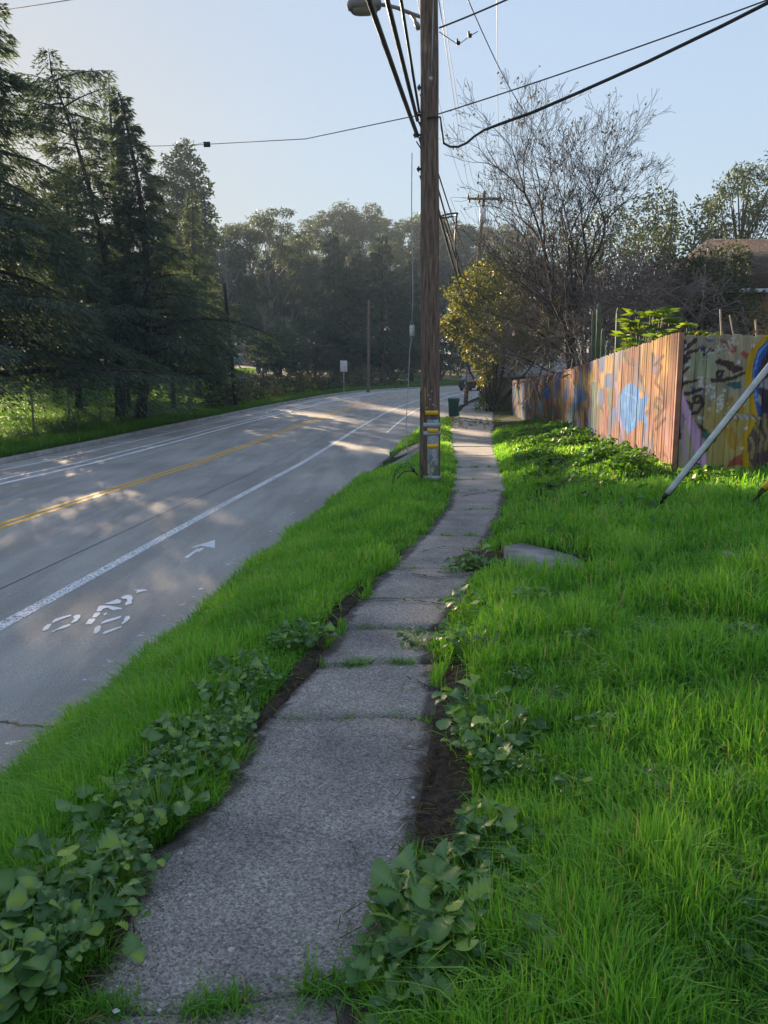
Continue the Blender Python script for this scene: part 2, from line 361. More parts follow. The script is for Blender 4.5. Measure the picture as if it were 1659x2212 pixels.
# kerbs
m = noisy('kerb_concrete', (.20, .19, .18), (.34, .32, .30), 3, .9, .2, .4, .01)
def kerb(name, o1, o2, s0, s1, h):
    A = offset_line(o1, s0, s1, .6); B = offset_line(o2, s0, s1, .6); n = len(A); up = np.array([0, 0, h])
    V = np.concatenate([A+[0, 0, .002], A+up, B+up+[0, 0, .01], B+[0, 0, -.15]])
    F = [(k*n+i, (k+1)*n+i, (k+1)*n+i+1, k*n+i+1) for k in range(3) for i in range(n-1)]
    return tag(poly_mesh(name, V, F, m), kind='structure')
kerb('kerb', -5.82, -6.06, 4, 215, .15)
kerb('kerb', lambda s: rr_half(s)+.05, lambda s: rr_half(s)+.22, 4, 52, .13)
# driveway apron beside the pole
m2 = noisy('old_concrete', (.17, .165, .16), (.30, .29, .28), 4, .9, .2, .4, .008)
q = [hit(*a) for a in [(772, 1062), (800, 1018), (840, 990), (905, 958), (925, 985), (880, 1012), (830, 1034)]]
V = [p+[0, 0, .05] for p in q]+[p-[0, 0, .12] for p in q]; n = len(q)
tag(poly_mesh('driveway_apron', V, [tuple(range(n))[::-1]]+[(i, (i+1) % n, n+(i+1) % n, n+i) for i in range(n)], m2), kind='structure')

# ------------------------------------------------------------------ footpath of tilted slabs
m = mat('exposed_aggregate', (.12, .115, .115), .8, .35); t = NT(m); v = t.coord()
vo = t.n('TexVoronoi'); vo.inputs['Scale'].default_value = 135; t.l(v, vo.inputs['Vector'])
hs = t.n('SeparateColor'); t.l(vo.outputs['Color'], hs.inputs[0])
chips = t.ramp(hs.outputs[0], [(.0, (.15, .135, .125)), (.4, (.28, .255, .235)), (.75, (.37, .335, .31)), (.95, (.45, .41, .38)), (.99, (.36, .345, .335)), (.998, (.55, .53, .52))])
lg = t.ramp(t.noise(v, 1.6, 5), [(.32, (.66, .64, .66)), (.6, (1.15, 1.12, 1.1))])
ed = t.n('Attribute', attribute_name='edge'); sub = t.n('Math', operation='MULTIPLY'); dn = t.ramp(t.noise(v, 7, 6, .65), [(.3, (.05, .05, .05)), (.62, (1.6, 1.6, 1.6))]); t.l(ed.outputs['Fac'], sub.inputs[0]); t.l(dn, sub.inputs[1]); dirt = t.ramp(sub.outputs[0], [(.12, (0, 0, 0)), (.5, (.85, .85, .85))])
fine = t.ramp(t.noise(v, 60, 4, .7), [(.3, (.62, .62, .62)), (.65, (1.2, 1.2, 1.2))]); cc = t.mix(1, t.mix(1, chips, lg, 'MULTIPLY'), fine, 'MULTIPLY'); spots = t.ramp(t.noise(v, 4.5, 3), [(.70, (1, 1, 1)), (.76, (.62, .60, .58))]); cc = t.mix(1, cc, spots, 'MULTIPLY')
t.base(t.mix(dirt, cc, (.055, .042, .034))); t.bump(vo.outputs['Distance'], .8, .008)
mp2 = mat('pale_slab', (.2, .19, .18), .85, .3); t = NT(mp2); v = t.coord()
c = t.ramp(t.noise(v, 2.2, 5), [(.3, (.24, .22, .205)), (.65, (.35, .325, .30))]); c2 = t.ramp(t.noise(v, 70, 3), [(.35, (.75, .75, .75)), (.7, (1.2, 1.2, 1.2))])
t.base(t.mix(1, c, c2, 'MULTIPLY')); t.bump(t.noise(v, 90, 3), .5, .006)
JOINTS = [(-.6, 0), (1.98, .10), (3.9, -.02), (4.72, .05), (5.45, -.06), (6.25, .06), (7.3, .1), (9.0, .05), (10.9, .15), (12.9, .02), (14.6, .1), (16.9, 0), (19.6, .05), (22.6, .05), (25.6, 0), (29, 0), (33, 0), (36.5, 0), (41, 0), (46, 0), (52, 0), (58, 0), (66, 0)]
JOINTS = [(y, k) for y, k in JOINTS]
mbs = [MB(), MB()]; rs = np.random.default_rng(3)
for i in range(len(JOINTS)-1):
    y0, k0 = JOINTS[i]; y1, k1 = JOINTS[i+1]; g = .012 if y0 < 20 else .02
    n = max(6, int((y1-y0)/.12)); nn = 14; V = []
    tilt = rs.uniform(-.012, .012); hgt = rs.uniform(0, .018); roll = rs.uniform(-.012, .012)
    for a in range(n+1):
        f = a/n
        for b in range(nn+1):
            h = b/nn; lo = y0+g+k0*(h-.5)+.018*math.sin(9*h+i)*(y0 > 0); hi = y1-g+k1*(h-.5)+.018*math.sin(9*h+i+1)
            y = lo+(hi-lo)*f; L, R = pathL(y)-.05, pathR(y)+.05
            L += .025*math.sin(y*9+i)+.03*math.sin(y*23)+.02*math.sin(y*51+i); R += .025*math.sin(y*8+2)+.03*math.sin(y*19+i)+.02*math.sin(y*47)
            x = L+(R-L)*h
            V.append((x, y, zpath(y)+.004+hgt+tilt*(f-.5)*2+roll*(h-.5)*2-(.02 if b in (0, nn) else 0)))
    V = np.array(V); mbk = mbs[0 if y0 < 12 else 1]
    F = [(a*(nn+1)+b, a*(nn+1)+b+1, (a+1)*(nn+1)+b+1, (a+1)*(nn+1)+b) for a in range(n) for b in range(nn)]
    rim = [a*(nn+1) for a in range(n, 0, -1)]+list(range(nn+1))+[a*(nn+1)+nn for a in range(1, n+1)]+[n*(nn+1)+b for b in range(nn-1, 0, -1)]
    k = len(V); V = np.concatenate([V, V[rim]-[0, 0, .12]]); q = len(rim)
    F += [(rim[j], k+j, k+(j+1) % q, rim[(j+1) % q]) for j in range(q)]
    mbk.add(V, F)
for mbk, mm in zip(mbs, (m, mp2)):
    o = tag(mbk.build('footpath', mm), kind='structure'); co = np.concatenate(mbk.V); dist = np.minimum(co[:, 0]-pathL(co[:, 1]), pathR(co[:, 1])-co[:, 0]); at_ = o.data.attributes.new('edge', 'FLOAT', 'POINT'); at_.data.foreach_set('value', np.clip(1-dist/.10, 0, 1).astype(np.float32))
def path_crack(pts, w):
    q = np.array([hit(*a) for a in pts]); q = np.concatenate([q[:1]]+[np.linspace(a, b, 8)[1:] for a, b in zip(q[:-1], q[1:])]); q[:, :2] += rng.normal(0, .012, (len(q), 2)); q[:, 2] = zpath(q[:, 1])+.03
    T = np.gradient(q, axis=0); N = np.stack([-T[:, 1], T[:, 0], 0*T[:, 0]], -1); N /= np.linalg.norm(N, axis=1)[:, None]; ww = w*rng.uniform(.3, 1.2, len(q))[:, None]; n = len(q)
    tag(poly_mesh('footpath_crack', np.concatenate([q+N*ww, q-N*ww]), [(i, n+i, n+i+1, i+1) for i in range(n-1)], M['soil']), kind='structure')
for L, w in (([(875, 1500), (905, 1508), (945, 1506)], .006), ([(890, 1262), (940, 1272), (1005, 1268)], .012), ([(790, 1322), (850, 1318), (900, 1326), (950, 1330)], .012), ([(900, 1215), (960, 1200), (1030, 1205)], .012), ([(995, 1085), (1040, 1078), (1080, 1072)], .012)): path_crack(L, w)
# bare earth along the path edges
mb = MB()
def earth(pts, lift=.012):
    q = np.array([hit(*a) for a in pts]); c = q.mean(0); n = len(q)
    R3 = np.concatenate([c+(q-c)*s for s in (1, .8, .55, .25)]); R3[:, 2] = ground_z(R3[:, 0], R3[:, 1])+np.where((R3[:, 0] > pathL(R3[:, 1])) & (R3[:, 0] < pathR(R3[:, 1])), .085, .012)
    R3[:n, 2] -= .02; R3[n:, 2] += rng.uniform(0, .018, 3*n); R3 = np.concatenate([R3, [c+[0, 0, .0]]]); R3[-1, 2] = R3[3*n:4*n, 2].mean()
    F = [(k*n+i, k*n+(i+1) % n, (k+1)*n+(i+1) % n, (k+1)*n+i) for k in range(3) for i in range(n)]+[(3*n+i, 3*n+(i+1) % n, 4*n) for i in range(n)]
    mb.add(R3, F)
earth([(905, 1760), (925, 1640), (948, 1480), (985, 1420), (1030, 1470), (1010, 1600), (1030, 1720), (1035, 1850), (1005, 1930), (900, 1890), (890, 1830)])
earth([(640, 1420), (690, 1340), (760, 1262), (800, 1272), (740, 1345), (705, 1400), (690, 1470), (620, 1540), (560, 1620), (520, 1640), (560, 1530)])
earth([(975, 1235), (1010, 1205), (1080, 1190), (1095, 1215), (1040, 1240), (1000, 1262)])
earth([(150, 2190), (250, 2020), (300, 1990), (280, 2060), (190, 2212)])
tag(mb.build('bare_soil', M['soil'], smooth=True), kind='structure')
# old concrete pads lying in the turf
def pad(name, pts, label, cat, h=.05):
    q = np.array([hit(*a) for a in pts]); q[:, 2] = q[:, 2].mean(); n = len(q)
    V = np.concatenate([q+[0, 0, h], q-[0, 0, .1]])
    o = poly_mesh(name, V, [tuple(range(n))[::-1]]+[(i, (i+1) % n, n+(i+1) % n, n+i) for i in range(n)], m2); return tag(o, label, cat)
pad('concrete_slab', [(1088, 1208), (1128, 1187), (1210, 1196), (1315, 1215), (1318, 1232), (1200, 1240), (1110, 1234)], 'flat broken concrete slab in the lawn right of the footpath', 'slab', .045)
pad('utility_box_lid', [(1560, 1213), (1610, 1219), (1606, 1230), (1558, 1224)], 'small grey lid almost buried in grass at the right edge', 'box lid', .09)

# ------------------------------------------------------------------ tree builders
def unit(v): return v/(np.linalg.norm(v, axis=-1, keepdims=True)+1e-9)
def leaf_quads(C, D, L, Wd, r, tipw=.15):
    """elongated leaves: centres at their base C, direction D"""
    n = len(C); R = r.normal(size=(n, 3)); S = unit(np.cross(D, R)); L = np.broadcast_to(L, n)[:, None]; Wd = np.broadcast_to(Wd, n)[:, None]
    return np.stack([C, C+D*L*.45+S*Wd*.5, C+D*L, C+D*L*.45-S*Wd*.5], 1)
def polyline(p0, p1, bend, n=8):
    s = np.linspace(0, 1, n)[:, None]; return np.asarray(p0)+(np.asarray(p1)-p0)*s+np.asarray(bend)*(4*s*(1-s))

def conifer(name, base, H, R, label, group=None, cat='tree', lean=(0, 0), bend=(0, 0), seed=0, nb=70, dens=60, z0=.12, droop=.9, prof=.75, tr=.018, mt='cedar', leaf=(.18, .42), lw=.06, hang=1.1, azr=None, top=.0, curtain=.5):
    r = np.random.default_rng(seed); root = tag(empty(name, base), label, cat, group)
    tb = MB(); top_p = np.array([lean[0], lean[1], H]); tp = polyline(np.zeros(3), top_p, [bend[0], bend[1], 0], 10)
    tb.tube(tp, np.linspace(tr*H, .03, 10), 8); C = []; D = []; Ls = []
    for i in range(nb):
        f = z0+(1-z0)*((i+.5)/nb)**.9; p = np.array([np.interp(f, np.linspace(0, 1, 10), tp[:, k]) for k in range(3)])
        az = i*2.399+r.uniform(-.5, .5); 
        if azr: az = r.uniform(*azr)
        L = R*(max((1-f)**prof+top, .05) if not callable(prof) else prof(f))*r.uniform(.55, 1.25); L *= min(1, .6+f*3)
        d = np.array([math.cos(az), math.sin(az), 0]); sd = np.array([-d[1], d[0], 0]); up = r.uniform(.15, .4); dr = droop*r.uniform(.6, 1.2)*(1-.5*f)
        dr = min(dr, max(.05, (p[2]-1.3)/(.55*L)+up)); s = np.linspace(0, 1, 6)[:, None]
        curve = p+d*L*s+np.array([0, 0, 1])*(L*(up*s-dr*.55*s**2.2))
        tb.tube(curve, np.linspace(max(.012, .018*L), .008, 6), 4, False)
        n = int(L*dens)+6; q = r.uniform(.1, 1, n)**.75; lat = r.uniform(-1, 1, n)*(.34*L+.12)*(1.08-q)**.6*np.minimum(1, q*2.5)
        zz = L*(up*q-dr*.55*q**2.2)-.35*lat**2/(.3*L+.2)
        pos = p+d*L*q[:, None]+sd*lat[:, None]+np.array([0, 0, 1])*(zz-np.where(r.uniform(0, 1, n) < curtain, r.uniform(0, 1, n)**1.5*(.35+.16*L), r.uniform(0, .2, n)))[:, None]
        pos[:, 2] = np.where(pos[:, 2] < .7, .7+r.uniform(0, 1.2, n), pos[:, 2]); dd = d*(.55+.4*q[:, None])+sd*(np.sign(lat)*.6)[:, None]+np.array([0, 0, -1])*(r.uniform(.1, 1, n)*hang)[:, None]+r.normal(0, .2, (n, 3))
        C.append(pos); D.append(unit(dd)); Ls.append(r.uniform(leaf[0], leaf[1], n))
    C = np.concatenate(C); D = np.concatenate(D); Ls = np.concatenate(Ls)
    o = tb.build('trunk', M['bark'], root)
    k = quads('crown', leaf_quads(C, D, Ls, lw*r.uniform(.6, 1.3, len(C)), r), M[mt], root, np.clip(r.normal(.45, .25, len(C)), 0, 1))
    return root

def blob_leaves(blobs, n_per, r, size, aspect=.4, hang=.5, shell=.55):
    C = []; D = []
    for (c, rad) in blobs:
        rad = np.asarray(rad) if not np.isscalar(rad) else np.full(3, rad); n = max(8, int(n_per*np.prod(rad)**(2/3.)))
        d = unit(r.normal(size=(n, 3))); ph = r.uniform(0, 6, 3)
        lump = 1+.22*np.sin(d[:, 0]*5+ph[0])*np.sin(d[:, 1]*5+ph[1])+.18*np.sin(d[:, 2]*7+ph[2]+d[:, 0]*4)
        q = r.uniform(shell, 1.05, n)**.6*lump
        C.append(np.asarray(c)+d*q[:, None]*rad); D.append(unit(d*.6+r.normal(0, .6, (n, 3))+np.array([0, 0, -hang])))
    C = np.concatenate(C); D = np.concatenate(D); n = len(C)
    return leaf_quads(C, D, size*r.uniform(.6, 1.3, n), size*aspect*r.uniform(.7, 1.3, n), r)

def eucalypt(name, base, H, R, label, group=None, seed=0, n_per=420, mt='euc', low=.42, ncl=20, size=.34, spread=1., bark='bark_pale'):
    r = np.random.default_rng(seed); root = tag(empty(name, base), label, 'tree', group); tb = MB(); blobs = []
    top = np.array([r.uniform(-.06, .06)*H, r.uniform(-.06, .06)*H, H*.86]); tp = polyline(np.zeros(3), top, [r.uniform(-.04, .04)*H, 0, 0], 8)
    tb.tube(tp, np.linspace(.016*H, .04, 8), 7)
    for i in range(ncl):
        f = low+(1.0-low)*((i+r.uniform(0, 1))/ncl); az = i*2.4+r.uniform(-.6, .6)
        rr = R*spread*(.35+.75*math.sin(min(1, (f-low)/(1-low)+.12)*math.pi*.82))*r.uniform(.35, 1)
        c = np.array([math.cos(az)*rr, math.sin(az)*rr, f*H*.97]); s = np.interp(max(.2, f-.22), np.linspace(0, 1, 8), np.arange(8)); k = int(s)
        p0 = tp[k]+(tp[min(7, k+1)]-tp[k])*(s-k); tb.tube(polyline(p0, c, [0, 0, -.06*rr], 5), np.linspace(.005*H, .02, 5), 4, False)
        b = r.uniform(.10, .19)*R*2*.9; blobs.append((c, (b*r.uniform(.8, 1.3), b*r.uniform(.8, 1.3), b*r.uniform(.6, .95))))
    tb.build('trunk', M[bark], root)
    V = blob_leaves(blobs, n_per, r, size, .38, .8, .3); quads('crown', V, M[mt], root, r.uniform(0, 1, len(V)))
    return root

def shrub(name, base, blobs, label, cat='shrub', group=None, seed=0, n_per=500, mt='oak', size=.2, aspect=.5, trunk=None, hang=.2, shell=.55):
    r = np.random.default_rng(seed); root = tag(empty(name, base), label, cat, group); tb = MB()
    for c, rad in blobs:
        tb.tube(polyline([r.uniform(-.1, .1), r.uniform(-.1, .1), -.1], c, [r.uniform(-.2, .2), 0, 0], 5), np.linspace(trunk or .05, .015, 5), 5, False)
    tb.build('trunk' if cat == 'tree' else 'stem', M['bark'], root)
    V = blob_leaves(blobs, n_per, r, size, aspect, hang, shell); quads('crown' if cat == 'tree' else 'foliage', V, M[mt], root, r.uniform(0, 1, len(V)))
    return root

def bare_tree(name, base, H, label, seed=0, rad=.1, depth=7, spread=.62, stems=2, dead=900, mt='bark_dark', up=.25, fork=(2, 3), trunkf=.22, cat='tree', group=None, leafm='dead', ratio=.80, leafs=.10, rtop=.008, leann=None, bias=(0, 0), side0=False):
    r = np.random.default_rng(seed); root = tag(empty(name, base), label, cat, group); tk = MB(); tw = MB(); tips = []
    def grow(p, d, L, w, k):
        n = 5; pts = [p]; q = p.copy(); dd = d.copy()
        for i in range(n-1):
            dd = unit(dd+r.normal(0, .11, 3)+np.array([bias[0]*.05, bias[1]*.05, up*.10])); q = q+dd*L/(n-1); pts.append(q.copy())
        w2 = max(rtop, w*.70); (tk if k <= 2 else tw).tube(pts, np.linspace(w, w2, n), 7 if k <= 1 else (5 if k <= 3 else 3), False)
        if k >= depth: tips.append((q, dd)); return
        m_ = r.integers(fork[0], fork[1]+1)
        for j in range(m_):
            az = j*2*math.pi/m_+r.uniform(-.6, .6); a = spread*r.uniform(.55, 1.25); t1 = unit(np.cross(dd, np.array([.3, .5, .8]))); t2 = np.cross(dd, t1)
            nd = unit(dd*math.cos(a)+(t1*math.cos(az)+t2*math.sin(az))*math.sin(a)); grow(q, nd, L*ratio*r.uniform(.75, 1.15), w2*r.uniform(.68, .9), k+1)
        if k >= 2 or side0:
            for j in range(2 if k else 5):
                i = r.integers(1 if k else 2, n-1 if k else n); a = r.uniform(.6, 1.1); az = r.uniform(0, 6.28); t1 = unit(np.cross(dd, np.array([.3, .5, .8]))); t2 = np.cross(dd, t1)
                nd = unit(dd*math.cos(a)+(t1*math.cos(az)+t2*math.sin(az))*math.sin(a)); grow(pts[i], nd, L*ratio*r.uniform(.5, .9), w2*.5, (max(k+2, depth-2) if k >= 2 else depth-3) if k < depth-1 else depth)
    for s in range(stems):
        d = unit(np.array([r.uniform(-.12, .12), r.uniform(-.12, .12), 1.])) if leann is None else unit(np.array(leann[s], float)); grow(np.array([.12*s, .05*s, -.15]), d, H*trunkf, rad*(1-.2*s), 0)
    tk.build('trunk', M[mt], root, True); tw.build('crown', M[mt], root)
    if dead and tips:
        i = r.integers(0, len(tips), dead); C = np.array([tips[j][0] for j in i])+r.normal(0, .06, (dead, 3)); D = unit(r.normal(0, .5, (dead, 3))+[0, 0, -1])
        quads('leaves', leaf_quads(C, D, leafs*r.uniform(.6, 1.3, dead), leafs*.7, r), M[leafm], root, r.uniform(0, 1, dead))
    return root

# ------------------------------------------------------------------ left bank: the deodar cedars
conifer('cedar_tree', at(118, 0, 45), 14.2, 5.0, 'shaded cedar filling the gap between the cut off cedar and the thick trunked one', seed=16, nb=85, dens=120, z0=.14, droop=.9, prof=lambda f: max(.06, (1-f)**.7), tr=.017)
mass = lambda a, b, w: (lambda f: w*(1-f)**.8+.07+(1-w)*float(sstep((b-f)/(b-a)))*(1-.45*f))     # wide skirts below, a thin irregular spire above
conifer('cedar_tree', at(-190, 0, 31), 20.5, 10.5, 'huge drooping cedar cut off by the left frame edge, nearest of the cedars', seed=1, nb=165, dens=195, droop=1.0, z0=.09, tr=.02, prof=lambda f: max(.05, (1-f)**.75))
conifer('cedar_tree', at(258, 0, 37.5), 15.9, 6.6, 'cedar with the thickest dark trunk behind the wire fence, its tip curving over', seed=2, nb=105, dens=150, z0=.2, lean=(-.35, .3), bend=(.85, 0), droop=1.0, prof=mass(.26, .58, .32), tr=.02)
conifer('cedar_tree', at(212, 0, 39), 17.4, 4.6, 'leaning open topped cedar with its crown bent away from the road', seed=3, nb=80, dens=120, z0=.22, lean=(-2.6, 0), bend=(.9, 0), droop=.75, prof=lambda f: .62-.25*f+.35*math.exp(-((f-.9)/.1)**2)*.9, tr=.016)
conifer('cedar_tree', at(226, 0, 46), 19.6, 4.4, 'thin spired cedar standing behind the thick trunked cedar', seed=4, nb=66, dens=105, z0=.15, droop=1.0, prof=mass(.4, .72, .24))
conifer('cedar_tree', at(338, 0, 46), 10.6, 4.3, 'broad low cedar with drooping skirts beside the black pole', seed=5, nb=90, dens=150, z0=.18, droop=1.0, prof=mass(.6, 1.0, .5), tr=.017)
conifer('cedar_tree', at(398, 0, 58), 15.8, 4.2, 'dark pointed cedar rising just behind the black pole', seed=15, nb=90, dens=110, z0=.12, droop=.9, prof=mass(.4, .72, .4), tr=.017, leaf=(.25, .5), lw=.08)
b = at(400, 0, 90)
shrub('dark_tree', b, [(np.asarray(W(X, Y, 90))-b, (r_*90/1703., r_*90/1703., r_*82/1703.)) for X, Y, r_ in ((398, 326, 22), (372, 352, 24), (418, 362, 26), (390, 392, 36), (436, 408, 24), (360, 420, 40), (420, 440, 36), (446, 468, 24), (385, 490, 50), (435, 520, 40), (400, 580, 55), (340, 480, 40))], 'dark dense tree rising behind the low cedars, rounded on the skyline', 'tree', seed=6, n_per=330, mt='oak', size=.4, trunk=.2, shell=.3)
eucalypt('eucalyptus_tree', at(92, 0, 78), 23, 4.2, 'hazy sunlit eucalyptus far behind the leaning cedar', seed=7, low=.3, ncl=22, n_per=200, size=.4)
shrub('bramble', at(385, 0, 50), [((0, 0, .7), (1.6, 1, .8)), ((2.2, .5, .6), (1.5, 1, .7)), ((-1.8, .2, .5), (1.2, .8, .6))], 'dry sunlit bramble under the cedars at the kerb bank', 'bramble', seed=8, n_per=420, mt='bramble', size=.16)
shrub('bush', at(105, 0, 30.5), [((0, 0, .45), (.6, .5, .5))], 'small dark bush at the wire fence under the cedar fringe', 'bush', seed=9, n_per=500, mt='bramble', size=.1)
shrub('bush', at(208, 0, 35), [((0, 0, .45), (.7, .5, .45))], 'twiggy bush at the foot of the leaning cedar trunk', 'bush', seed=10, n_per=420, mt='bramble', size=.1)

def rel_(b, L): return [(W(X, Y, t)-np.asarray(b), r_*t/1703.) for X, Y, t, r_ in L]
# ------------------------------------------------------------------ the far grove
EU = [eucalypt('eucalyptus_tree', (0, 0, -50), 30, 6.0, 'x', seed=20+i, n_per=[230, 260, 210][i], ncl=[22, 28, 18][i], low=[.42, .3, .5][i], size=.46) for i in range(3)]
grove = [(458, 468, 108, 1), (476, 480, 115, 0), (540, 468, 118, 1), (580, 428, 112, 2), (615, 500, 125, 0), (640, 505, 130, 1), (668, 455, 138, 2), (705, 440, 142, 1), (745, 437, 146, 0), (785, 440, 143, 1), (815, 452, 150, 2),
         (850, 458, 155, 1), (885, 458, 160, 0), (920, 462, 150, 1), (955, 452, 158, 0), (985, 470, 152, 1), (1010, 478, 160, 2), (1040, 470, 155, 0), (1075, 482, 165, 1), (1110, 478, 170, 0), (1150, 490, 170, 1),
         (466, 530, 135, 1), (560, 540, 140, 1), (600, 560, 150, 0), (655, 545, 160, 1), (725, 520, 165, 1), (840, 520, 175, 1), (940, 530, 180, 0), (1000, 545, 175, 1), (1060, 540, 185, 1), (420, 470, 125, 1), (360, 470, 140, 0), (300, 460, 150, 1), (200, 470, 150, 1), (90, 450, 140, 1), (20, 470, 150, 0), (1120, 560, 150, 1),
         (548, 620, 105, 1), (555, 600, 128, 1), (625, 610, 122, 1), (690, 600, 150, 1), (450, 600, 120, 1), (515, 590, 192, 1), (497, 620, 200, 1), (538, 600, 198, 0), (470, 620, 196, 1), (570, 620, 190, 1)]
for i, (X, Yt, t, k) in enumerate(grove):
    b = at(X, 0, t); d = ray(X, Yt); top = HC+t*d[2]; H = top-b[2]
    o = EU[k] if EU[k].location.z < -40 else copy_tree(EU[k])
    o.location = b; sc = H/30.*(1.02); wd = sc*(1.0+.25*((i*37) % 10)/10); o.scale = (wd, wd, sc); o.rotation_euler = (0, 0, i*1.7)
    o['label'] = 'tall hazy eucalyptus in the grove beyond the bend' if t < 170 else 'distant hazy eucalyptus closing the back of the grove'
    o['group'] = 'eucalyptus trees of the far grove' if t < 170 else 'eucalyptus trees at the back of the grove'
for i, (X, Yt, t, R, lb) in enumerate([(716, 478, 96, 4.3, 'narrow dark conifer with a flat tufted top, first of the roadside row'), (768, 512, 104, 3.8, 'slim dark conifer between two taller conifers beyond the bend'),
        (825, 488, 92, 5.8, 'broad layered dark conifer nearest the pole among the roadside row'), (893, 540, 100, 4.6, 'paler conifer partly hidden by the near utility pole'), (745, 560, 90, 4.5, 'low wide conifer in front of the slim one')]):
    b = at(X, 0, t); H = HC+t*ray(X, Yt)[2]-b[2]
    conifer('conifer_tree', b, H, R, lb, seed=40+i, nb=62, dens=62, z0=.13, droop=.7, mt='cedar_dark', leaf=(.4, .8), lw=.16, prof=.7, tr=.022)
for i, (X, Yt, t, w, lb) in enumerate([(592, 702, 84, 2.6, 'round dark oak beside the road hedge, nearest the blue toilets'), (668, 672, 92, 3.6, 'wide grey green oak behind the hedge'), (850, 700, 100, 3.5, 'dark spreading oak under the conifers beyond the bend'), (955, 690, 98, 4.0, 'dark oak standing over the far verge behind the near pole'), (770, 730, 96, 3.2, 'shaded oak filling the gap below the roadside conifers')]):
    b = at(X, 0, t); H = HC+t*ray(X, Yt)[2]-b[2]
    shrub('oak_tree', b, [((0, 0, H*.6), (w, w, H*.36)), ((w*.6, .3, H*.45), (w*.7, w*.7, H*.28)), ((-w*.6, -.2, H*.5), (w*.75, w*.7, H*.3)), ((.2*w, -.4*w, H*.78), (w*.6, w*.6, H*.2))], lb, 'tree', seed=60+i, n_per=330, mt='oak', size=.34, trunk=.22)
b = at(520, 0, 188); shrub('thicket', b, rel_(b, [(X, Y, 188, 17) for X, Y in ((470, 758), (490, 750), (508, 742), (528, 745), (548, 750), (568, 752), (480, 775), (500, 768), (520, 764), (540, 768), (560, 772), (515, 722), (545, 725), (485, 730))]), 'dark thicket along the back of the meadow behind the blue toilets', 'thicket', seed=66, n_per=200, mt='oak', size=.5)
# hedge of ivy and bramble along the far fence
r = np.random.default_rng(77); bl = []
for s in np.arange(81, 118, 1.1):
    p = offset_line(-8.3, s, s+.6)[0]; bl.append(((p[0]+r.uniform(-.3, .3), p[1], gz(p[0], p[1])+r.uniform(.6, 1.1)), (r.uniform(.9, 1.4), r.uniform(.8, 1.2), r.uniform(.8, 1.35))))
V = blob_leaves(bl, 230, r, .22, .6, .2); tag(quads('hedge', V, M['bramble'], None, r.uniform(0, 1, len(V))), 'brown ivy hedge overgrowing the fence along the far kerb', 'hedge')

# wire fence posts on the left bank
root = tag(empty('wire_fence', at(48, 0, 28)), 'chain link fence with angled barbed wire arms on the left bank', 'fence')
inv = Matrix.Translation(root.location).inverted(); o0 = np.array(root.location); posts = []
for s in np.arange(49, 92, 3.0):
    p = offset_line(-8.9, s, s+.6)[0]; p[2] = gz(p[0], p[1]); posts.append(p-o0)
wire = MB(); mg = noisy('weathered_steel', (.16, .17, .16), (.28, .29, .28), 8, .6, .4)
for p in posts:
    mb = MB(); mb.tube([p-[0, 0, .2], p+[0, 0, 1.85], p+[.22, -.05, 2.1], p+[.30, -.07, 2.2]], .036, 6); mb.build('post', mg, root, True)
for a, b in zip(posts[:-1], posts[1:]):
    for h in (1.8,): wire.tube([a+[0, 0, h], b+[0, 0, h]], .016, 4, False)
    for k in (.10, .2, .3): wire.tube([a+[k, -.02, 1.83+k*1.1], b+[k, -.02, 1.83+k*1.1]], .004, 3, False)
    n = 26
    for i in range(n):
        for sg in (1, -1):
            q0 = a+(b-a)*(i/n); f1 = i/n+sg*1.75/3.0; f1c = min(max(f1, 0), 1); hh = abs(f1c-i/n)/(1.75/3.0)*1.75
            wire.tube([q0+[0, 0, .03], a+(b-a)*f1c+[0, 0, .03+hh]], .003, 3, False)
wire.build('wire_mesh', mg, root)
# far left pole
M['bark_black'] = noisy('tarred_wood', (.012, .011, .011), (.028, .025, .024), 5, .8, .2, .3, .01, scl=(4, 4, .5))
def wood_pole(name, base, H, r0, lean, label, wood='pole_wood'):
    root = tag(empty(name, base), label, 'utility pole'); mb = MB(); k = np.linspace(0, 1, 9)[:, None]
    mb.tube(np.array([[0, 0, -.4]])+k*np.array([lean[0], lean[1], H+.4]), np.linspace(r0, r0*.72, 9), 14); mb.build('shaft', M[wood], root, True)
    return root
m = mat('pole_wood', (.06, .045, .04), .9, .2); t = NT(m); v = t.coord()
c = t.ramp(t.noise(v, 5, 6, .65, scl=(6, 6, .5)), [(.3, (.05, .034, .028)), (.5, (.15, .105, .085)), (.72, (.26, .195, .16))])
ck = t.ramp(t.noise(v, 7, 3, .5, scl=(9, 9, .22)), [(.34, (.45, .45, .45)), (.42, (1, 1, 1))]); c = t.mix(1, c, ck, 'MULTIPLY')
lt = t.ramp(t.noise(v, 2.2, 4, scl=(1, 1, 1)), [(.62, (1, 1, 1)), (.75, (1.6, 1.55, 1.5))])
t.base(t.mix(1, c, lt, 'MULTIPLY')); t.bump(t.noise(v, 6, 6, .7, scl=(8, 8, .3)), .8, .02); M['pole_wood'] = m
b = hit(511, 880); Hq = 2*(b[1])  # placeholder replaced below
tq = b[1]*CT-(b[2]-HC)*ST
pr = wood_pole('utility_pole', b, HC+tq*ray(493, 618)[2]-b[2], .15, (W(493, 618, tq)[0]-b[0], 0), 'black leaning pole on the far kerb in front of the cedars', wood='bark_black')
for z in (1.0, 1.5, 1.9): mb = MB(); mb.box((.0, -.15, z), (.1, .02, .07)); mb.build('marker_tag', M['yellow_band'], pr)
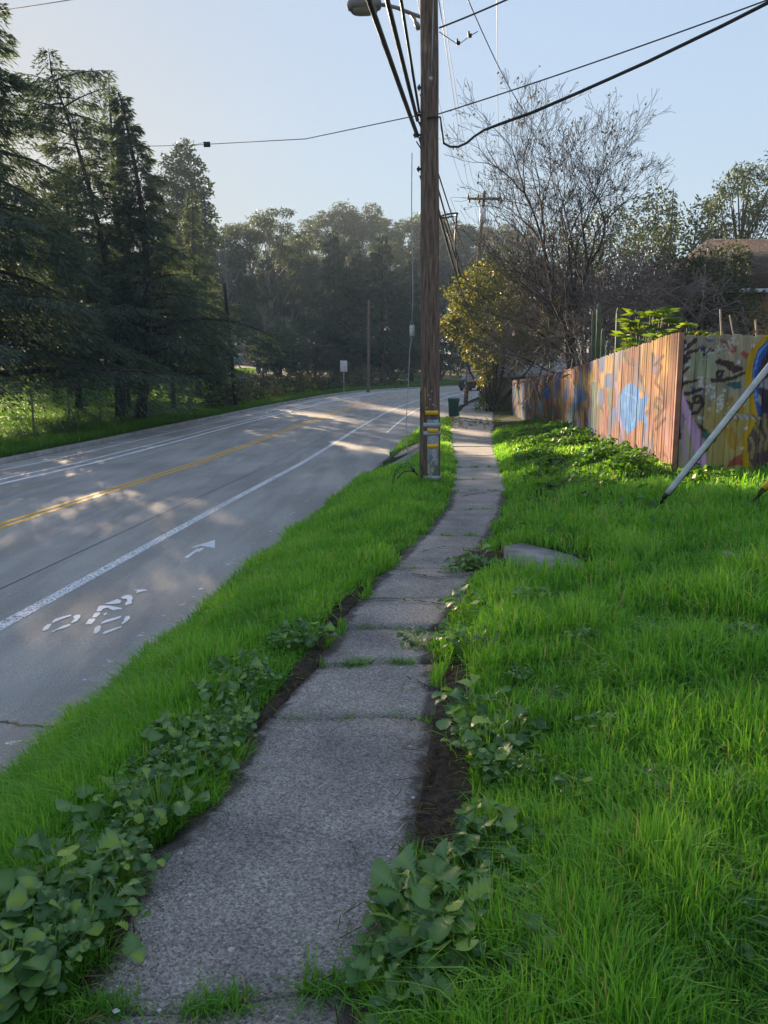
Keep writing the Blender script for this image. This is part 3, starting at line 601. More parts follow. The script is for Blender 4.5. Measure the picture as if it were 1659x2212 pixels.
# portable toilets on the meadow
tb = bpy.data.materials.new('x'); bpy.data.materials.remove(tb)
mblue = noisy('blue_plastic', (.03, .14, .42), (.05, .18, .5), 2, .45, .4); mroof = mat('translucent_roof', (.6, .63, .68), .5, .4)
for X, lb in ((515, 'blue portable toilet with white roof on the far meadow, nearer the oak'), (504, 'blue portable toilet half hidden behind the black pole')):
    q = W(X, 797, 176); q[2] = gz(q[0], q[1]); root = tag(empty('portable_toilet', q, .5), lb, 'toilet')
    mb = MB(); mb.box((0, 0, 1.02), (1.12, 1.12, 2.04)); mb.box((0, 0, .06), (1.2, 1.2, .12)); mb.build('cabin', mblue, root, bevel=.04)
    mb = MB(); mb.box((.0, -.575, 1.03), (.74, .03, 1.8)); mb.build('door', mat('door_blue', (.04, .2, .5), .4, .4), root, bevel=.01)
    mb = MB(); mb.box((.1, -.6, 1.45), (.28, .012, .32)); mb.build('notice', mroof, root)
    mb = MB(); a = np.linspace(0, math.pi, 9); Pp = [(x*.6, y, 2.04+.22*z) for y in (-.6, .6) for x, z in zip(np.cos(a), np.sin(a))]
    mb.add(Pp, [(i, i+1, 9+i+1, 9+i) for i in range(8)]+[tuple(range(9))[::-1], tuple(range(9, 18))]); mb.build('roof', mroof, root)
# sign seen from behind beyond the bend
b = hit(743, 838+18); tq = b[1]; root = tag(empty('road_sign', b), 'white backed road sign on a thin post at the far kerb', 'sign')
mb = MB(); mb.tube([(0, 0, -.2), (0, 0, 3.0)], .035, 6); mb.build('post', M['galv'], root)
mb = MB(); mb.box((0, -.05, 2.62), (.62, .012, .95)); mb.build('plate', noisy('sign_back', (.5, .5, .5), (.62, .62, .62), 3, .5, .4), root, bevel=.004)
b = hit(795, 850); pr = wood_pole('utility_pole', b, 8.5, .15, (.1, 0), 'weathered pole among the roadside conifers beyond the bend')

# ------------------------------------------------------------------ near utility pole
PB = hit(930, 1049); PT = PB[1]*CT-(PB[2]-HC)*ST
pole = tag(empty('utility_pole', PB), 'big wooden utility pole with metal sheath and yellow bands beside the footpath', 'utility pole')
HP = 14.0; lean = -.012; rad = lambda z: .172-.0034*z
mb = MB(); zz = np.concatenate([[-.4], np.linspace(0, HP, 40)]); k = np.random.default_rng(5)
mb.tube(np.stack([zz*lean+.004*np.sin(zz*3), .004*np.cos(zz*2.3), zz], -1), rad(zz)*(1+k.normal(0, .006, len(zz))), 26); mb.build('shaft', M['pole_wood'], pole, True)
def pz(Y): return HC+PT*ray(930, Y)[2]-PB[2]      # height on the pole of an image row
def wrap(z0, z1, a0, a1, r_, n=14, th=.004):
    """curved sheet on the pole's face, angles from the viewer's side (-y), positive to the right"""
    a = np.linspace(math.radians(a0), math.radians(a1), n); V = []
    for z in (z0, z1):
        for rr in (r_, r_+th):
            R = rad(z)+rr; V += [(lean*z+R*math.sin(x), -R*math.cos(x), z) for x in a]
    F = []
    for i in range(n-1):
        F += [(n+i, n+i+1, 3*n+i+1, 3*n+i), (i+1, i, 2*n+i, 2*n+i+1), (2*n+i, 3*n+i, 3*n+i+1, 2*n+i+1), (i, i+1, n+i+1, n+i)]
    F += [(0, n, 3*n, 2*n), (n-1, 3*n-1, 4*n-1, 2*n-1)]
    return V, F
def wrapped(name, Y0, Y1, a0, a1, r_, mt, **kw):
    mb = MB(); mb.add(*wrap(pz(Y1), pz(Y0), a0, a1, r_, **kw)); return mb.build(name, mt, pole)
sheath = wrapped('metal_sheath', 905, 1060, -22, 52, .004, noisy('zinc_sheath', (.16, .175, .20), (.26, .28, .31), 5, .5, .5, scl=(2, 2, 1)))
wrapped('sticker', 905, 925, 14, 50, .0095, noisy('blue_sticker', (.10, .28, .42), (.18, .40, .55), 20, .4))
for Y in (890, 928, 961): wrapped('yellow_band', Y-4.5, Y+4.5, -34 if Y < 900 else -20, 44, .0165, M['yellow_band'])
for Y, h in ((916, 4.5), (934, 4.5), (1030, 4.5), (1046, 4.5)): wrapped('steel_strap', Y-h, Y+h, -88, 88, .0115, M['galv'], n=22)
mb = MB(); z1 = pz(843); z0 = -.3
mb.box((-.16, -.105, (z0+z1)/2), (.085, .05, z1-z0)); mb.build('wood_moulding', M['pole_wood'], pole, bevel=.012)
mb = MB(); mb.tube([(-.115, -.165, pz(895)), (-.117, -.163, pz(850)), (-.12, -.15, pz(838))], .006, 6); mb.build('yellow_wire', M['yellow_band'], pole)
mb = MB()                                                        # riser cables stapled up the road side of the pole
mb.tube([(-.17, -.03, pz(850)), (-.172, -.03, pz(600)), (-.168, -.03, pz(430))], .013, 6); mb.build('riser_cable', M['cable'], pole, True)
mb = MB(); zz = np.linspace(pz(300), HP-2, 12); mb.tube(np.stack([-.172+zz*lean*0-.006*np.sin(zz), -.04+0*zz, zz], -1), .026, 8); mb.build('conduit', mat('grey_conduit', (.10, .09, .09), .6, .4), pole, True)
mb = MB(); zz = np.linspace(pz(215), HP-2, 12); mb.tube(np.stack([-.05+0*zz+.02*np.sin(zz*.9), -rad(zz)-.012, zz], -1), .009, 6); mb.build('ground_wire', M['galv'], pole, True)
# brackets and bolts on the road side
for Y, l in ((238, .10), (290, .13), (328, .16), (394, .1)):
    mb = MB(); z = pz(Y); mb.box((-.15-l/2, -.02, z), (l+.06, .05, .03)); mb.box((-.15-l, -.02, z), (.03, .09, .07)); mb.tube([(-.15-l+.02, -.02, z-.1), (-.165, -.02, z-.28)], .012, 5); mb.build('bracket', M['black'], pole, bevel=.004)
mb = MB(); mb.box((-.185, -.02, pz(310)), (.05, .09, .22)); mb.box((-.18, -.03, pz(262)), (.04, .07, .12)); mb.build('cable_clamp', M['cable'], pole, bevel=.006)
wrapped('galvanised_tag', 223, 231, -6, 16, .004, M['galv'])
for Y, a in ((862, -4), (880, -24), (873, 12), (845, 5), (876, 25), (853, -14)):
    z = pz(Y); R = rad(z)+.002; x = math.radians(a); mb = MB(); mb.tube([(lean*z+R*math.sin(x), -R*math.cos(x), z), (lean*z+(R+.012)*math.sin(x), -(R+.012)*math.cos(x), z)], .014, 8); mb.build('nail_head', M['galv'], pole)
# paint scrawls on the sheath: strokes in sheath coordinates (angle across, image row)
def scrawl(strokes, name, mt, w=.008):
    mb = MB()
    for st_ in strokes:
        q = []
        for a, Y in st_:
            z = pz(Y); R = rad(z)+.0125; x = math.radians(a); q.append((lean*z+R*math.sin(x), -R*math.cos(x), z))
        q = np.array(q); q = np.concatenate([q[:1]]+[np.linspace(a, b, 4)[1:] for a, b in zip(q[:-1], q[1:])])
        N = np.array([0, -1, 0.]); T = unit(np.gradient(q, axis=0)); S = unit(np.cross(T, N))*w; n = len(q)
        mb.add(np.concatenate([q+S, q-S]), [(i, i+1, n+i+1, n+i) for i in range(n-1)])
    return mb.build(name, mt, sheath.parent)
C_ = lambda a, Y, ra, rY, n=12, f=0, e=6.283: [(a+ra*math.cos(f+e*i/n), Y+rY*math.sin(f+e*i/n)) for i in range(n+1)]
chalk = mat('pale_chalk', (.42, .44, .47), .9, .1)
scrawl([[(2, 939), (10, 945)], [(2, 946), (12, 938)], [(14, 938), (20, 944), (30, 937)], C_(16, 954, 9, 6.5), [(22, 960), (30, 957)]], 'white_scrawl', chalk)
scrawl([C_(18, 975, 12, 9), [(8, 968), (34, 992)], [(14, 966), (24, 984)], [(24, 966), (12, 984)], [(-4, 999), (14, 988), (28, 980)], C_(28, 994, 7, 7), [(6, 992), (20, 989)]], 'white_scrawl', chalk, .007)
yc = mat('cream_paint', (.55, .53, .30), .8, .2)
lt = {'C': [[(8, 0), (1, 1), (0, 6), (6, 8)]], 'E': [[(9, 0), (0, 0), (0, 8), (9, 8)], [(0, 4), (6, 4)]], 'A': [[(0, 8), (4, 0), (9, 8)], [(2, 5), (7, 5)]], 'L': [[(0, 0), (0, 8), (8, 8)]],
      '6': [[(9, 0), (2, 2), (0, 6), (4, 8), (8, 6), (6, 4), (1, 5)]], 'U': [[(0, 0), (0, 7), (7, 8), (9, 0)]], 'I': [[(0, 0), (9, 0)], [(4, 0), (4, 8)], [(0, 8), (9, 8)]]}
for word, a0, Y0 in (('CEAL', -16, 1000), ('6LUI', 2, 1008)):
    S = []
    for i, ch in enumerate(word): S += [[(a0+u*1.35+i*1.3, Y0+i*10.5+v*1.05) for u, v in st_] for st_ in lt[ch]]
    scrawl(S, 'cream_lettering', yc, .006)
# street lamp on its arm
la = tag(empty('street_lamp', W(902, 34, PT)), 'grey cobra head street lamp on an arm at the top of the near pole', 'street lamp')
o0 = np.array(la.location); L_ = lambda X, Y, t=PT: W(X, Y, t)-o0
mgrey = noisy('lamp_grey', (.15, .14, .14), (.22, .21, .21), 5, .5, .4)
mb = MB(); mb.tube([L_(908, 36), L_(893, 31), L_(878, 25, PT-.05), (L_(858, 17, PT-.1)), L_(835, 11, PT-.15), L_(815, 10, PT-.2)], .032, 10); mb.build('arm', mgrey, la, True)
mb = MB(); mb.tube([L_(886, 28), L_(896, 42), L_(900, 58)], .03, 8); mb.tube([L_(899, 50), L_(905, 62)], [.045, .05], 8); mb.build('brace', mgrey, la, True)
mb = MB(); A = L_(822, 11, PT-.2); B = L_(750, 13, PT-.35); n = 12; V = []; ax = unit(B-A); up = np.array([0, 0, 1.]); sd = unit(np.cross(ax, up)); up = np.cross(sd, ax)
prof = [(0, .055), (.02, .10), (.1, .125), (.35, .14), (.65, .14), (.85, .125), (.95, .09), (1.0, .03)]
for s, w in prof:
    for j in range(16):
        a = j*math.pi/8; V.append(A+(B-A)*s+sd*(w*1.1*math.cos(a))+up*(w*(.95*math.sin(a) if math.sin(a) > 0 else .72*math.sin(a))))
F = [(i*16+j, i*16+(j+1) % 16, (i+1)*16+(j+1) % 16, (i+1)*16+j) for i in range(len(prof)-1) for j in range(16)]+[tuple(range(16))[::-1], tuple(7*16+j for j in range(16))]
mb.add(V, F); mb.build('head', mgrey, la, True)
mb = MB(); V = []
for s, w in prof[1:7]:
    for j in range(9):
        a = math.pi+j*math.pi/8; V.append(A+(B-A)*(.12+s*.8)+sd*(w*.85*math.cos(a))+up*(w*(.95*math.sin(a))-.03))
mb.add(V, [(i*9+j, i*9+j+1, (i+1)*9+j+1, (i+1)*9+j) for i in range(5) for j in range(8)]); mb.build('lens', mat('lamp_lens', (.22, .19, .16), .25, .5), la, True)

# ------------------------------------------------------------------ far pole with crossarm
P2 = hit(1005, 878); P2 = np.array([W(1005, 878, 58)[0], W(1005, 878, 58)[1], 0]); P2[2] = gz(P2[0], P2[1]); T2 = P2[1]*CT-(P2[2]-HC)*ST
pz2 = lambda Y, X=1015: HC+T2*ray(X, Y)[2]-P2[2]
H2 = pz2(430); le2 = W(1038, 430, T2)[0]-P2[0]
p2 = tag(empty('utility_pole', P2), 'leaning wooden pole with a single crossarm behind the green bin', 'utility pole')
mb = MB(); zz = np.linspace(-.3, H2, 12); mb.tube(np.stack([le2*zz/H2, 0*zz, zz], -1), np.linspace(.165, .11, 12), 14); mb.build('shaft', M['pole_wood'], p2, True)
za = pz2(446); mb = MB(); mb.box((le2*.97+.03, -.14, za), (2.45, .11, .13)); mb.build('crossarm', noisy('red_wood', (.12, .06, .05), (.18, .09, .075), 4), p2, bevel=.01)
for dx in (-1.12, -.42, 1.12):
    mb = MB(); mb.tube([(le2*.97+dx, -.14, za+.05), (le2*.97+dx, -.14, za+.12), (le2*.97+dx, -.14, za+.2), (le2*.97+dx, -.14, za+.34)], [.03, .07, .05, .03], 8); mb.build('insulator', M['black'], p2, True)
    mb = MB(); mb.tube([(le2*.97+dx+.08, -.16, za-.05), (le2*.97+dx+.08, -.16, za-.28)], [.08, .06], 8); mb.build('fuse_holder', M['black'], p2, True)
mb = MB(); mb.tube([(le2*.9, -.1, za-.75), (le2*.97+.6, -.14, za-.05)], .02, 5); mb.tube([(le2*.9, -.1, za-.75), (le2*.97-.55, -.14, za-.05)], .02, 5); mb.build('brace', M['galv'], p2)
mb = MB(); zt = pz2(480); mb.tube([(le2*.88, -.3, zt-.5), (le2*.88, -.3, zt-.45), (le2*.88, -.3, zt+.45), (le2*.88, -.3, zt+.5)], [.2, .23, .23, .18], 16); mb.build('transformer_can', noisy('pale_grey_steel', (.5, .53, .56), (.62, .64, .66), 3, .5, .4), p2, True)
for Y in (835, 843, 851): mb = MB(); mb.box((.02, -.175, pz2(Y)), (.11, .02, .06)); mb.build('marker_tag', M['yellow_band'], p2)
# parking sign strapped to it
q = W(1015, 813, T2); sg = tag(empty('parking_sign', (q[0], P2[1]-.2, q[2])), 'white parking sign with a red square strapped to the leaning far pole', 'sign')
mb = MB(); mb.box((0, 0, 0), (.50, .012, .80)); mb.build('plate', mat('sign_white', (.55, .50, .50), .5, .4), sg, bevel=.004)
mred = mat('sign_red', (.32, .06, .06), .5, .4)
mb = MB(); mb.box((-.12, -.009, .24), (.2, .004, .22)); mb.build('red_square', mred, sg)
mb = MB()
for z, w in ((.05, .3), (-.02, .34), (-.1, .3), (-.2, .34), (-.28, .3)): mb.box((0, -.009, z), (w, .004, .03))
for d in ((0, .385, .46, .012), (0, -.385, .46, .012)): mb.box((d[0], -.009, d[1]), (d[2], .004, d[3]))
mb.build('red_lettering', mred, sg)

# ------------------------------------------------------------------ wires
def wire(name, a, b, sag, r_, label, cat='cable', n=20, mt='cable', extra=None):
    s = np.linspace(0, 1, n)[:, None]; q = np.asarray(a)+(np.asarray(b)-a)*s-np.array([0, 0, 1])*sag*4*s*(1-s)
    mb = MB(); mb.tube(q, r_, 6); 
    if extra: extra(mb, q)
    return tag(mb.build(name, M[mt], None, True), label, cat)
pp = lambda z, dx=0, dy=0: PB+np.array([lean*z+dx, dy, z])
z6 = pz(292)
for i, (dx, r_, zz, xb, lb) in enumerate([(-.2, .034, pz(330), -6.6, 'thick black trunk cable arriving over the road at the pole, outermost of three'), (-.2, .030, pz(300), -5.3, 'black trunk cable close beside the outermost one at the near pole'), (-.17, .020, pz(285), -4.1, 'thinner black cable nearest the near pole of the three overhead')]):
    wire('overhead_cable', pp(zz, dx, -.02), np.array([xb, -36, zz+.6-.1*i]), .55, r_, lb, n=40)
for i, (z0, Xe, Ye, r_, lb) in enumerate([(pz(330), 1030, 690, .030, 'thick cable sagging from the near pole into the yellowing tree'), (pz(300), 1040, 660, .022, 'middle cable running from the near pole towards the crossarm pole'), (pz(285), 1045, 600, .018, 'upper communication cable between the near pole and the crossarm pole')]):
    wire('overhead_cable', pp(z0, -.15, .1), W(Xe, Ye, T2-.4), .8, r_, lb, n=30)
# slack cable storage loops hanging from those cables
q = W(968, 466, 20); mb = MB(); a = np.linspace(0, 2*math.pi, 22); mb.tube(np.stack([q[0]+.24*np.cos(a), q[1]+.5*np.sin(a), q[2]+.07*np.sin(a+.6)], -1), .022, 6, False)
mb.tube([q+[.2, -.25, .02], q+[.26, 1.0, -.5], W(990, 590, 24)], .02, 6); tag(mb.build('cable_loop', M['cable'], None, True), 'ring of slack black cable hanging just past the near pole', 'cable loop')
q = W(995, 610, 26); mb = MB(); mb.tube([q+[-.38, 0, 0], q+[0, 0, .22], q+[.34, .1, 0], q+[0, .1, -.02], q+[-.38, 0, 0]], .02, 6); mb.tube([q+[0, 0, .2], W(960, 480, 22.0)], .024, 6)
tag(mb.build('cable_loop', M['cable'], None, True), 'triangular black cable bracket hanging lower before the yellowing tree', 'cable loop')
# power lines to the crossarm
zt = za+.35
for dx, lb in ((-1.12, 'thin power line to the outer insulator nearest the road'), (-.42, 'thin power line to the middle insulator of the crossarm'), (1.12, 'thin power line to the insulator on the garden end of the crossarm')):
    wire('power_line', PB+np.array([dx-.3, -.1, 13.2]), P2+np.array([le2*.97+dx, -.14, zt]), 1.6, .009, lb, 'power line', 30)
wire('power_line', W(948, 0, 14.5), W(1020, 440, T2-1), .3, .008, 'thin wire just beside the near pole dropping to the far crossarm', 'power line', 20)
wire('power_line', W(1003, -20, 13.5), W(1160, 275, 24.5), .25, .011, 'twisted service line slanting down into the bare tree', 'power line', 20)
# service drops to the houses on the right
zA = pz(128); A = pp(zA, .16, -.05)
wire('service_drop', A, W(1700, -330, 8.5), .12, .013, 'upper service cable rising steeply from the near pole to the upper right', 'cable', 24)
mb = MB(); mb.tube([A-[0, 0, .06], W(990, 97, PT-.4), W(1015, 78, PT-.8), W(1032, 68, PT-1)], .007, 5)
for X, Y, t in ((990, 93, PT-.4), (1015, 77, PT-.8)): c = W(X, Y, t); mb.box(c, (.06, .05, .05)); mb.box(c+[-.02, 0, .035], (.03, .03, .06))
tag(mb.build('messenger_wire', M['cable']), 'messenger wire with two clamps under the upper service cable', 'wire')
zB = pz(289); A = pp(zB, .15, -.05); B = W(2500, -330, 8.2)
wire('service_drop', A, B, .10, .010, 'thin messenger wire above the drooping black cable', 'cable', 24)
q = [pp(pz(303), -.05, -.19), pp(pz(300), .06, -.19), pp(pz(297), .17, -.1), W(958, 309, PT-.1), W(972, 317, PT-.2), W(990, 317, PT-.35), W(1008, 309, PT-.5), W(1024, 295, PT-.7), W(1046, 281, PT-.9)]
s = np.linspace(0, 1, 16)[1:]; e = W(1046, 281, PT-.9); q += [W(X, Y, t) for X, Y, t in ((1080, 268, PT-1.1), (1150, 243, PT-1.5), (1250, 200, PT-2.0), (1400, 133, PT-2.7), (1560, 56, PT-3.3), (1700, -15, PT-3.8), (1900, -115, PT-4.4))]
mb = MB(); mb.tube(q, [.014]*3+[.02]*6+[.026]*7, 8); tag(mb.build('service_drop', M['cable'], None, True), 'thick black cable looping off the near pole and crossing before the bare tree', 'cable')
A = pp(pz(291), -.22, -.02); q = W(447, 312, 21); Z = W(-60, 323, 36)
mb = MB(); mb.tube([A, W(660, 300, 17), q+[.1, 0, .01]], .009, 5); mb.tube([q-[.1, 0, 0], q-[.35, 0, .02], Z], .008, 5); mb.tube([q+[-.09, 0, .05], q-[.35, 0, .02]], .005, 4)
mb.box(q, (.17, .07, .12)); tag(mb.build('span_wire', M['cable']), 'horizontal span wire with a black strain insulator above the road', 'wire')
wire('span_wire', W(-200, 42, 30), pp(pz(-60), -.2), .25, .011, 'thin wire cutting across the upper left corner of the sky', 'wire', 16)
# slack down wire with its insulator, ending in a tangle at the pole foot
mb = MB(); T_ = PT-.25
mb.tube([W(x, y, T_) for x, y in ((890, 331), (889, 440), (891, 560), (892, 640), (890, 695))], .008, 5); mb.tube([W(x, y, T_) for x, y in ((889, 728), (885, 760), (882, 830), (878, 900), (877, 950), (882, 985), (893, 1015))], .007, 5)
mb.tube([W(885, 705, T_), W(890, 690, T_), W(895, 705, T_)], .006, 4); mb.tube([W(885, 722, T_), W(889, 735, T_), W(895, 722, T_)], .006, 4)
dw = tag(mb.build('down_wire', M['galv'], None, True), 'slack grey wire hanging down beside the near pole', 'wire')
mb = MB(); q = W(890, 714, T_); mb.tube([q+[0, 0, .09], q+[0, 0, .07], q-[0, 0, .07], q-[0, 0, .09]], [.03, .043, .043, .03], 8); mb.build('insulator', M['white_plastic'], dw)
mb = MB()
def tang(pts, r_=.006): mb.tube([W(x, y, PT-.3-dt) for x, y, dt in pts], r_, 5)
tang([(893, 1016, 0), (883, 1000, .1), (868, 1003, .2), (855, 1016, .3), (848, 1035, .3), (847, 1062, .3)]); tang([(893, 1016, 0), (880, 1006, .1), (865, 1010, .2), (853, 1026, .3), (848, 1060, .3)]); tang([(910, 1055, -.1), (906, 1035, 0), (897, 1020, 0), (885, 1017, .1), (870, 1020, .1), (858, 1034, .2)], .011)
for dx, y in ((-4, 1090), (0, 1096), (4, 1088), (9, 1082), (16, 1075)): tang([(848, 1062, .3), (848+dx, 1076, .3), (849+dx*1.4, y, .3)])
tang([(900, 1022, .0), (912, 1030, 0)]); q = W(893, 1016, PT-.3); mb.box(q, (.06, .05, .06)); q = W(848, 1062, PT-.6); mb.box(q, (.05, .05, .05))
tag(mb.build('wire_tangle', M['cable']), 'frayed tangle of black wires curling into the grass at the pole foot', 'wire tangle')

# ------------------------------------------------------------------ green bin, parked car
q = at(992, 0, 40); bn = tag(empty('wheelie_bin', q, -.12), 'dark green wheelie bin standing at the kerb beyond the near pole', 'bin')
mg_ = noisy('green_plastic', (.012, .075, .065), (.018, .095, .08), 6, .5, .4); n = 12
mb = MB(); V = []
for z, w, d in ((.06, .24, .25), (.1, .25, .27), (.9, .29, .34), (.95, .31, .36), (1.0, .31, .36)):
    V += [(sx*w, sy*d, z) for sx, sy in ((-1, -1), (1, -1), (1, 1), (-1, 1))]
mb.add(V, [(i*4+j, i*4+(j+1) % 4, (i+1)*4+(j+1) % 4, (i+1)*4+j) for i in range(4) for j in range(4)]+[(3, 2, 1, 0), (16, 17, 18, 19)]); mb.build('body', mg_, bn, bevel=.02)
mb = MB(); V = [(sx*.325, sy*.38, z) for z in (1.0, 1.04) for sx, sy in ((-1, -1), (1, -1), (1, 1), (-1, 1))]+[(sx*.25, sy*.3, 1.09) for sx, sy in ((-1, -1), (1, -1), (1, 1), (-1, 1))]
mb.add(V, [(i*4+j, i*4+(j+1) % 4, (i+1)*4+(j+1) % 4, (i+1)*4+j) for i in range(2) for j in range(4)]+[(3, 2, 1, 0), (8, 9, 10, 11)]); mb.build('lid', noisy('lid_green', (.03, .10, .09), (.05, .13, .12), 6, .35, .5), bn, bevel=.012)
for sx in (-1, 1):
    mb = MB(); mb.tube([(sx*.2+.06, .27, .13), (sx*.2+.12, .27, .13)], .13, 14); mb.build('wheel', M['black'], bn)
mb = MB(); mb.tube([(.26, -.3, .98), (.36, -.33, .96)], .02, 6); mb.tube([(-.26, .36, 1.0), (.26, .36, 1.0)], .018, 6); mb.build('handle', mg_, bn)
mb = MB(); mb.box((-.08, -.315, .72), (.10, .008, .03)); mb.box((.0, -.311, .67), (.22, .008, .02)); mb.build('white_print', mat('print_white', (.45, .5, .48), .6), bn)
sI = np.interp(74, P[:, 1], SS); q = offset_line(5.9, np.interp(76, P[:78*2, 1], SS[:156]), 999)[0]
q = W(1024, 852, 76); q[2] = zroad(road_coords([q[0]], [q[1]])[1])[0]; cr = tag(empty('parked_car', q, -.42), 'dark car parked at the kerb behind the far pole, half hidden by ivy', 'car')
mdk = mat('dark_car_paint', (.018, .018, .024), .25, .6); sec = [(-2.2, .42, .95, .78), (-2.15, .30, 1.02, .86), (-1.2, .25, 1.05, .90), (0, .22, 1.02, .91), (1.3, .24, .95, .90), (2.1, .32, .80, .82), (2.25, .42, .68, .7)]
mb = MB(); V = []
for y, z0, z1, w in sec: V += [(-w, y, z0), (-w*1.0, y, (z0+z1)/2), (-w*.93, y, z1), (w*.93, y, z1), (w, y, (z0+z1)/2), (w, y, z0)]
mb.add(V, [(i*6+j, i*6+(j+1) % 6, (i+1)*6+(j+1) % 6, (i+1)*6+j) for i in range(6) for j in range(6)]+[(5, 4, 3, 2, 1, 0), tuple(36+j for j in range(6))]); mb.build('body', mdk, cr, bevel=.05)
mb = MB(); V = [(-.80, -2.0, 1.0), (.80, -2.0, 1.0), (.80, 1.0, .98), (-.80, 1.0, .98), (-.60, -1.35, 1.45), (.60, -1.35, 1.45), (.60, .2, 1.46), (-.60, .2, 1.46)]
mb.add(V, [(0, 1, 5, 4), (1, 2, 6, 5), (2, 3, 7, 6), (3, 0, 4, 7), (4, 5, 6, 7)]); mb.build('cabin', mdk, cr, bevel=.05)
mgl = mat('car_glass', (.10, .12, .14), .08, .8)
mb = MB(); mb.add([(-.72, -1.965, 1.06), (.72, -1.965, 1.06), (.56, -1.415, 1.42), (-.56, -1.415, 1.42)], [(0, 1, 2, 3)]); mb.build('rear_window', mgl, cr)
for sx in (-1, 1):
    for y in (-1.35, 1.35):
        mb = MB(); mb.tube([(sx*.72, y, .33), (sx*.9, y, .33)], .33, 18); mb.build('wheel', M['black'], cr)
    mb = MB(); mb.box((sx*.68, -2.2, .84), (.28, .05, .14)); mb.build('tail_light', mat('tail_red', (.18, .02, .02), .3, .5), cr, bevel=.02)
    mb = MB(); mb.box((sx*1.0, .55, 1.05), (.2, .12, .15)); mb.build('mirror', mat('mirror_grey', (.3, .32, .36), .3, .5), cr, bevel=.03)
mb = MB(); mb.box((0, -2.215, .70), (.5, .03, .2)); mb.build('number_plate', mat('plate_white', (.6, .62, .66), .5), cr)

# ------------------------------------------------------------------ painted board fence
def pip(x, y, poly):
    poly = np.asarray(poly, float); ins = np.zeros(x.shape, bool); j = len(poly)-1
    for i in range(len(poly)):
        xi, yi = poly[i]; xj, yj = poly[j]
        c = ((yi > y) != (yj > y)) & (x < (xj-xi)*(y-yi)/(yj-yi+1e-12)+xi); ins ^= c; j = i
    return ins
def dline(x, y, pts):
    d = np.full(x.shape, 1e9)
    for (a, b), (c, e) in zip(pts[:-1], pts[1:]):
        vx, vy = c-a, e-b; q = np.clip(((x-a)*vx+(y-b)*vy)/(vx*vx+vy*vy+1e-9), 0, 1); d = np.minimum(d, np.hypot(x-a-q*vx, y-b-q*vy))
    return d
def vnoise(x, y, seed=0):
    """smooth value noise in numpy"""
    g = np.random.default_rng(seed).uniform(0, 1, (64, 64)); xi = np.floor(x).astype(int); yi = np.floor(y).astype(int); fx = x-xi; fy = y-yi
    fx = fx*fx*(3-2*fx); fy = fy*fy*(3-2*fy); G = lambda a, b: g[a % 64, b % 64]
    return (G(xi, yi)*(1-fx)+G(xi+1, yi)*fx)*(1-fy)+(G(xi, yi+1)*(1-fx)+G(xi+1, yi+1)*fx)*fy
def lay(c, m_, col, a=1.):
    m_ = np.clip(m_*a, 0, 1)[:, None]; return c*(1-m_)+np.array(col)*m_
C0 = np.array([4.35, 11.8]); C1 = np.array([7.4, 46.0]); d1 = unit(C1-C0); n1 = np.array([-d1[1], d1[0]])   # n1 points to the path
d2 = np.array([.9957, -.09]); n2 = np.array([-.09, -.9957])
def wall_hit(X, Y, p, d):
    r_ = ray(X, Y); A = np.array([[r_[0], -d[0]], [r_[1], -d[1]]]); t_, s_ = np.linalg.solve(A, p-CAM[:2]); return s_, HC+t_*r_[2]
TOP1 = np.array(sorted(wall_hit(X, Y, C0, d1) for X, Y in [(1103.6, 822.8), (1191, 809.7), (1265, 785.6), (1339.6, 757.7), (1413.8, 735.4), (1446, 722.8)]))
